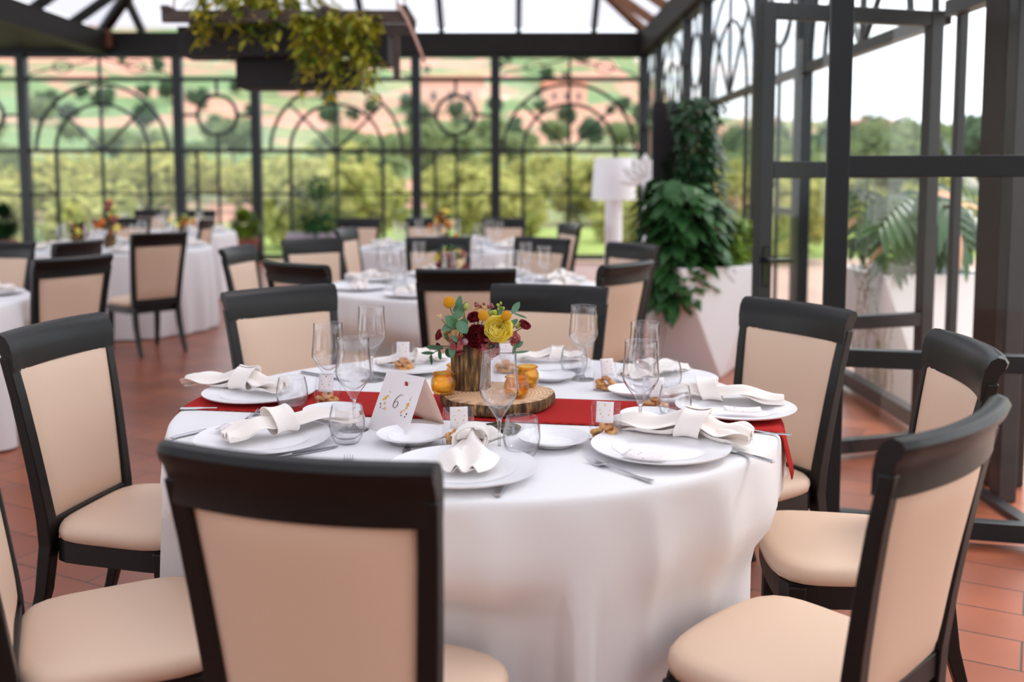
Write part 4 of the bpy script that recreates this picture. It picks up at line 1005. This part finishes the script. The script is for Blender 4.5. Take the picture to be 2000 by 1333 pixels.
def arrangement(x, y, z, hgt, wd, cols, lab, seed):
    rnd = random.Random(seed); r = empty('flower_arrangement', (x, y, z)); tag(r, lab, 'flowers')
    MB().lathe([(.05, 0), (.055, .01), (.055, .11), (.045, .11), (.001, .10)], 24).build('log_pot', 'bark', r)
    for m, n in cols:
        o = MB()
        for k in range(n):
            a = rnd.uniform(0, 6.28); q = rnd.uniform(0, wd/2); h = .10+rnd.uniform(0, hgt-.12)*(1-q/wd); o.blob((q*cos(a), q*sin(a), h), rnd.uniform(.02, .036), 8, 6, .12)
        o.build('blossoms', m, r)
    f = MB()
    for k in range(46):
        a = rnd.uniform(0, 6.28); d = Vector((cos(a), sin(a), rnd.uniform(-.1, 1.4))); f.leaf((cos(a)*.03, sin(a)*.03, .10+rnd.uniform(0, hgt*.5)), d, rnd.uniform(.06, .12), .035, .3)
    f.build('foliage', 'eucd', r)
arrangement(-.40, 6.15, ZC, .26, .24, (('yrose', 6), ('brose', 7), ('crose', 4), ('pink', 4)), 'low yellow and red arrangement on the table just behind', 1)
arrangement(-.66, 9.6, ZC, .42, .26, (('orange', 9), ('crose', 5), ('yrose', 5), ('brose', 4)), 'tall orange and cream arrangement on the centre rear table', 2)
arrangement(-3.82, 9.45, ZC, .50, .28, (('orange', 12), ('berry', 8), ('yrose', 3)), 'tall orange brown arrangement on the left table', 3)
arrangement(-4.06, 9.3, ZC, .27, .24, (('yrose', 8), ('brose', 5), ('orange', 4)), 'low yellow arrangement left of the tall orange one', 4)
arrangement(-4.0, 12.1, ZC, .22, .42, (('yrose', 8), ('orange', 6)), 'wide yellow arrangement on the far left rear table', 5)

# ------------------------------------------------------------ plants and planters
def planter(name, x, y, z0, top, bot, h, rot, lab, rim=True):
    r = empty(name, (x, y, z0), R(rot)); tag(r, lab, 'potted plant')
    t = [(top/2*sx, top/2*sy, h) for sx, sy in ((-1, -1), (1, -1), (1, 1), (-1, 1))]
    q = bot/2*1.3; b = [(0, -q, 0), (q, 0, 0), (0, q, 0), (-q, 0, 0)]
    ti = [(p[0]*.9, p[1]*.9, h) for p in t]; tl = [(p[0]*.88, p[1]*.88, h-.06) for p in t]
    v = t+b+ti+tl; f = []
    for i in range(4):
        j = (i+1) % 4; f += [(i, j, 4+i), (j, 4+j, 4+i), (i, 8+i, 8+j, j), (8+i, 12+i, 12+j, 8+j)]
    f += [(7, 6, 5, 4)]
    fixn(MB().add(v, f).build('pot_shell', 'white', r, smooth=False, bevel=.006))
    MB().box((0, 0, h-.075), (top*.86, top*.86, .03)).build('soil', 'soil', r, smooth=False); return r
PL = [planter('potted_plant', 1.38, 7.35, 0, .68, .52, .80, 20, 'white faceted planter inside by the door, with the tall green climbing plant'),
 planter('potted_plant', 2.86, 7.05, -.27, .80, .55, 1.05, 4, 'white faceted planter outside behind the glass door with big split leaves')]
def climber(x, y, z0, z1, rad, n, m, lab, seed, ls, name, cat='plant', lean=0):
    rnd = random.Random(seed); r = empty(name, (x, y, z0)); tag(r, lab, cat); f = MB(); h = z1-z0
    for k in range(n):
        z = rnd.uniform(0, h)*(1 if k % 3 else .9); a = rnd.uniform(0, 6.28); q = rad*(.5+.5*rnd.random())*(.75+.35*sin(z*5+a*2))
        d = Vector((cos(a), sin(a), rnd.uniform(-.7, .5))); f.leaf((q*cos(a)+lean*z, q*sin(a), z), d, ls*rnd.uniform(.7, 1.3), ls*rnd.uniform(.5, .8), .5, 3)
    f.build('foliage', m, r)
    t = MB()
    for k in range(6): a = k*1.05; t.tube([(.04*cos(a), .04*sin(a), 0), (rad*.5*cos(a), rad*.5*sin(a), h*.5), (rad*.4*cos(a+1)+lean*h, rad*.4*sin(a+1), h*.95)], .008, 5)
    t.build('stems', 'stem', r); return r
climber(1.36, 7.42, .76, 2.02, .25, 1700, 'leafdark', 'tall dark green climbing plant rising from the inside white planter', 1, .075, 'climbing_plant')
climber(1.20, 7.15, .55, 1.42, .27, 520, 'leaf', 'broad leafed bright green plant bulging left over the inside planter', 2, .15, 'leafy_plant')
climber(1.70, 7.5, .80, 1.12, .16, 260, 'leafy', 'yellow green trailing plant at the right rim of the inside planter', 3, .08, 'trailing_plant')
bd = MB().box((1.17, 7.62, 1.0), (.2, .03, 2.0)).build('climbing_board', 'darkbox', smooth=False); tag(bd, 'dark board standing behind the climbing plant', 'board')
def big_leaf(mb, tan, p, d, L_, W_, droop, nrm=(0, 0, 1), burnt=()):
    """split leaf: long finger lobes fanning from the midrib, curling down"""
    d = Vector(d).normalized(); up = Vector(nrm); sd = d.cross(up).normalized(); up = sd.cross(d); P_ = Vector(p)
    mb.tube([P_+d*L_*t-Vector((0, 0, 1))*droop*L_*t*t for t in (0, .3, .6, .95)], [.006, .005, .004, .002], 5)
    for i in range(7):
        t = .03+.9*i/7; c = P_+d*L_*t-Vector((0, 0, 1))*droop*L_*t*t; ll = W_*.62*(1-.5*abs(t-.3)**1.2)
        for s in (-1, 1):
            v = sd*s*(1-.35*t)+d*(.15+.95*t)+up*.1; w_ = L_*.15
            (tan if (i, s) in burnt else mb).leaf(c, v, ll, w_, .55, 6, nrm=up, fold=.22)
    mb.leaf(P_+d*L_*.85-Vector((0, 0, 1))*droop*L_*.7, d-Vector((0, 0, 1.4*droop)), L_*.3, L_*.15, .3, 5, nrm=up)
M['monstera'] = mat('split_leaf_green', (52, 92, 44), .35, col2=(26, 60, 34), nscale=4, trans=.15)
M['burnt'] = mat('scorched_leaf_edge', (214, 158, 126), .7)
ms = empty('split_leaf_plant', (2.86, 7.05, .70)); tag(ms, 'plant with big split leaves outside behind the glass door', 'plant')
lf = MB(); st = MB(); bn = MB(); o = Vector((2.86, 7.05, .70)); rnd = random.Random(12)
for (bx, by, bY, tx, ty, tY, wd, dr, nr, bu) in (
        (1815, 362, 6.75, 1893, 455, 6.55, .46, .35, (.1, -.6, .8), ((5, 1), (1, -1))), (1850, 372, 6.9, 1925, 420, 6.7, .42, .4, (.2, -.5, .8), ((3, -1),)), (1770, 385, 6.8, 1715, 430, 6.6, .42, .3, (-.3, -.6, .7), ()),
        (1760, 420, 6.8, 1735, 510, 6.65, .36, .1, (-.3, -.8, .5), ((4, 1),)), (1690, 372, 7.3, 1665, 450, 7.1, .40, .4, (-.3, -.6, .6), ((4, 1),)), (1845, 400, 7.0, 1835, 500, 6.8, .36, .1, (.1, -.9, .3), ()),
        (1795, 375, 7.0, 1790, 470, 6.75, .42, .2, (0, -.8, .5), ()), (1860, 300, 7.3, 1842, 268, 7.2, .26, .1, (0, -.7, .7), ()), (1900, 325, 7.3, 1935, 298, 7.2, .24, .2, (.2, -.7, .7), ()),
        (1700, 352, 7.7, 1655, 372, 7.8, .36, .3, (-.2, -.5, .8), ()), (1870, 350, 7.3, 1925, 358, 7.3, .34, .2, (.2, -.6, .8), ())):
    a = atd(bx, by, bY)-o; b = atd(tx, ty, tY)-o; a.x = max(a.x, -.46); b.x = max(b.x, -.44)
    big_leaf(lf, bn, a, b-a, (b-a).length*1.05, wd, dr, nr, bu); st.tube([(rnd.uniform(-.08, .08), rnd.uniform(-.08, .08), .03), a*.5+Vector((0, .03, .06)), a], .009, 6)
lf.build('leaves', 'monstera', ms); st.build('stems', 'stem', ms); bn.build('scorched_leaf_tips', 'burnt', ms)['label'] = 'scorched tan leaf tips'
def trailer(x, y, z, n, ln, m, lab, seed, wdx, name='trailing_plant', wy=.12, ls=.03, per=26):
    rnd = random.Random(seed); r = empty(name, (x, y, z)); tag(r, lab, 'plant'); f = MB(); t = MB()
    for k in range(n):
        x0 = rnd.uniform(-wdx, wdx); y0 = rnd.uniform(-wy, wy); l = ln*rnd.uniform(.4, 1); pts = [(x0+.03*sin(q*2+k), y0+.03*cos(q*1.7+k), .05-l*(q/6)**1.3) for q in range(7)]
        t.tube(pts, .003, 4)
        for q in range(per):
            u = rnd.random()*6; i = min(5, int(u)); p = Vector(pts[i]).lerp(Vector(pts[i+1]), u-i); a = rnd.uniform(0, 6.28); f.leaf(p, (cos(a), sin(a), rnd.uniform(-.9, .2)), ls*rnd.uniform(.7, 1.4), ls*.55, .3, 2)
    f.build('foliage', m, r); t.build('stems', 'stem', r); return r
trailer(2.50, 6.78, .80, 26, 1.0, 'dry', 'dry brownish plant trailing down the left side of the outside planter', 5, .12, wy=.1)
adopt(PL[0], 'climbing_board', 'climbing_plant', 'leafy_plant', 'trailing_plant'); adopt(PL[1], 'split_leaf_plant', 'trailing_plant')
# white lamp and white flower
lx = (1198-1000)/1944*9.6; lp = empty('floor_lamp', (lx, 9.6, 0)); tag(lp, 'white floor lamp with drum shade and thick column beside the tall plant', 'lamp')
MB().lathe([(.20, 0), (.20, .03), (.085, .06), (.085, 1.25), (.03, 1.27)], 32).build('column', 'white', lp, auto=40)
MB().lathe([(.215, 1.22), (.19, 1.62), (.185, 1.62), (.21, 1.22), (.215, 1.22)], 40, cap=False).build('lamp_shade', 'white', lp, auto=40)
wf = empty('white_leaf_sculpture', (1.225, 9.25, 0)); tag(wf, 'white flower shape with rounded petals between the lamp and the tall plant', 'flower')
g = MB(); g2 = MB().tube([(0, 0, 0), (0, 0, 1.3)], .012, 8); g2.build('stem', 'white', wf)
for k in range(9): a = R(-70+k*32); g.leaf((0, 0, 1.42), (cos(a), -.25, sin(a)), .24, .11, 0, 5, nrm=(0, -1, 0))
g.build('petals', 'white', wf, solid=.012)
# plants near the far wall
def pot_bush(x, y, lab, m, h, wd, seed, trough=False):
    r = empty('potted_bush', (x, y, 0)); tag(r, lab, 'potted plant')
    if trough: MB().box((0, 0, .28), (.95, .4, .56)).build('trough', 'lilac', r, smooth=False, bevel=.01)
    else: MB().lathe([(.16, 0), (.22, .42), (.23, .45), (.20, .45), (.001, .40)], 28).build('pot', 'terracotta', r)
    f = MB(); rnd = random.Random(seed)
    for k in range(700):
        d = Vector((rnd.gauss(0, 1), rnd.gauss(0, 1), rnd.gauss(0, 1))).normalized()*rnd.uniform(.4, 1); p = (d.x*wd/2, d.y*wd/3, .5+h/2+d.z*h/2); f.leaf(p, d+Vector((0, 0, .2)), .12, .06, .4, 2)
    f.build('foliage', m, r); return r
pot_bush(-3.1, 15.9, 'green bush in a pale lilac trough before the far window', 'leaf', .95, 1.1, 1, True)
pot_bush(-4.35, 16.2, 'small bush in a clay pot before the narrow far window', 'leafy', .4, .4, 2)
pot_bush(-8.1, 15.8, 'bush in a clay pot at the far left window', 'leafdark', .5, .5, 3)

# ------------------------------------------------------------ hanging planter frame
HP = Vector((-1.72, 8.0, 2.62)); hp = empty('hanging_planter', HP); tag(hp, 'long wooden frame with dark planter boxes hanging from the roof', 'hanging planter')
def hpb(c, d, nm, m): return MB().box(c, d).build(nm, m, hp, smooth=False, bevel=.004)
for y_ in (-.32, .32): hpb((0, y_, .03), (1.86, .05, .09), 'plank', 'plankwood')
for x_ in (-.9, -.3, .3, .9): hpb((x_, 0, .09), (.06, .72, .04), 'plank', 'plankwood')
for x_, w_, z_, y_ in ((-.36, .98, -.14, -.05), (.62, .30, -.20, -.1), (.02, .95, -.37, .12)): hpb((x_, y_, z_), (w_, .36, .22), 'planter_box', 'darkbox')
hpb((.84, -.30, -.28), (.05, .04, .34), 'hanging_slat', 'plankwood')
for x_ in (-.85, .85):
    for y_ in (-.3, .3): MB().tube([(x_, y_, .05), (x_*.9, y_*.6, 2.2)], .007, 6).build('rope', 'rope', hp)
MB().tube([(.86, -.36, .12), (.93, -.38, 0), (1.0, -.38, -.16), (1.06, -.36, -.32)], .012, 8).build('rope', 'rope', hp)
trailer(-1.75, 7.92, 2.66, 34, .35, 'autumn', 'yellow green plant growing over the hanging planter boxes', 7, .75, 'hanging_foliage', wy=.3, ls=.09, per=16)
trailer(-1.32, 7.62, 2.62, 30, .72, 'autumn', 'long yellow stems hanging down from the right of the hanging planter', 8, .28, 'hanging_foliage', wy=.12, ls=.08, per=26)
c2 = climber(-1.95, 8.0, 2.64, 2.98, .5, 420, 'autumn', 'bushy yellow green top growth of the hanging planter', 9, .10, 'hanging_foliage')
adopt(hp, 'hanging_foliage')
# string of small bulbs under the roof
sb = empty('string_light', (-1.6, 14.0, 4.2)); tag(sb, 'thin cable of tiny bulbs strung under the roof glazing', 'string light')
pts = [Vector((-1.2+4.2*t, .3*t, .35*t-.5*sin(pi*t)*.6)) for t in [k/24 for k in range(25)]]
MB().tube(pts, .008, 5).build('cable', 'smoke', sb); g = MB()
for p in pts[::2]: g.blob(p-Vector((0, 0, .03)), .025, 7, 5)
g.build('bulbs', 'white', sb)
for nm in (): pass
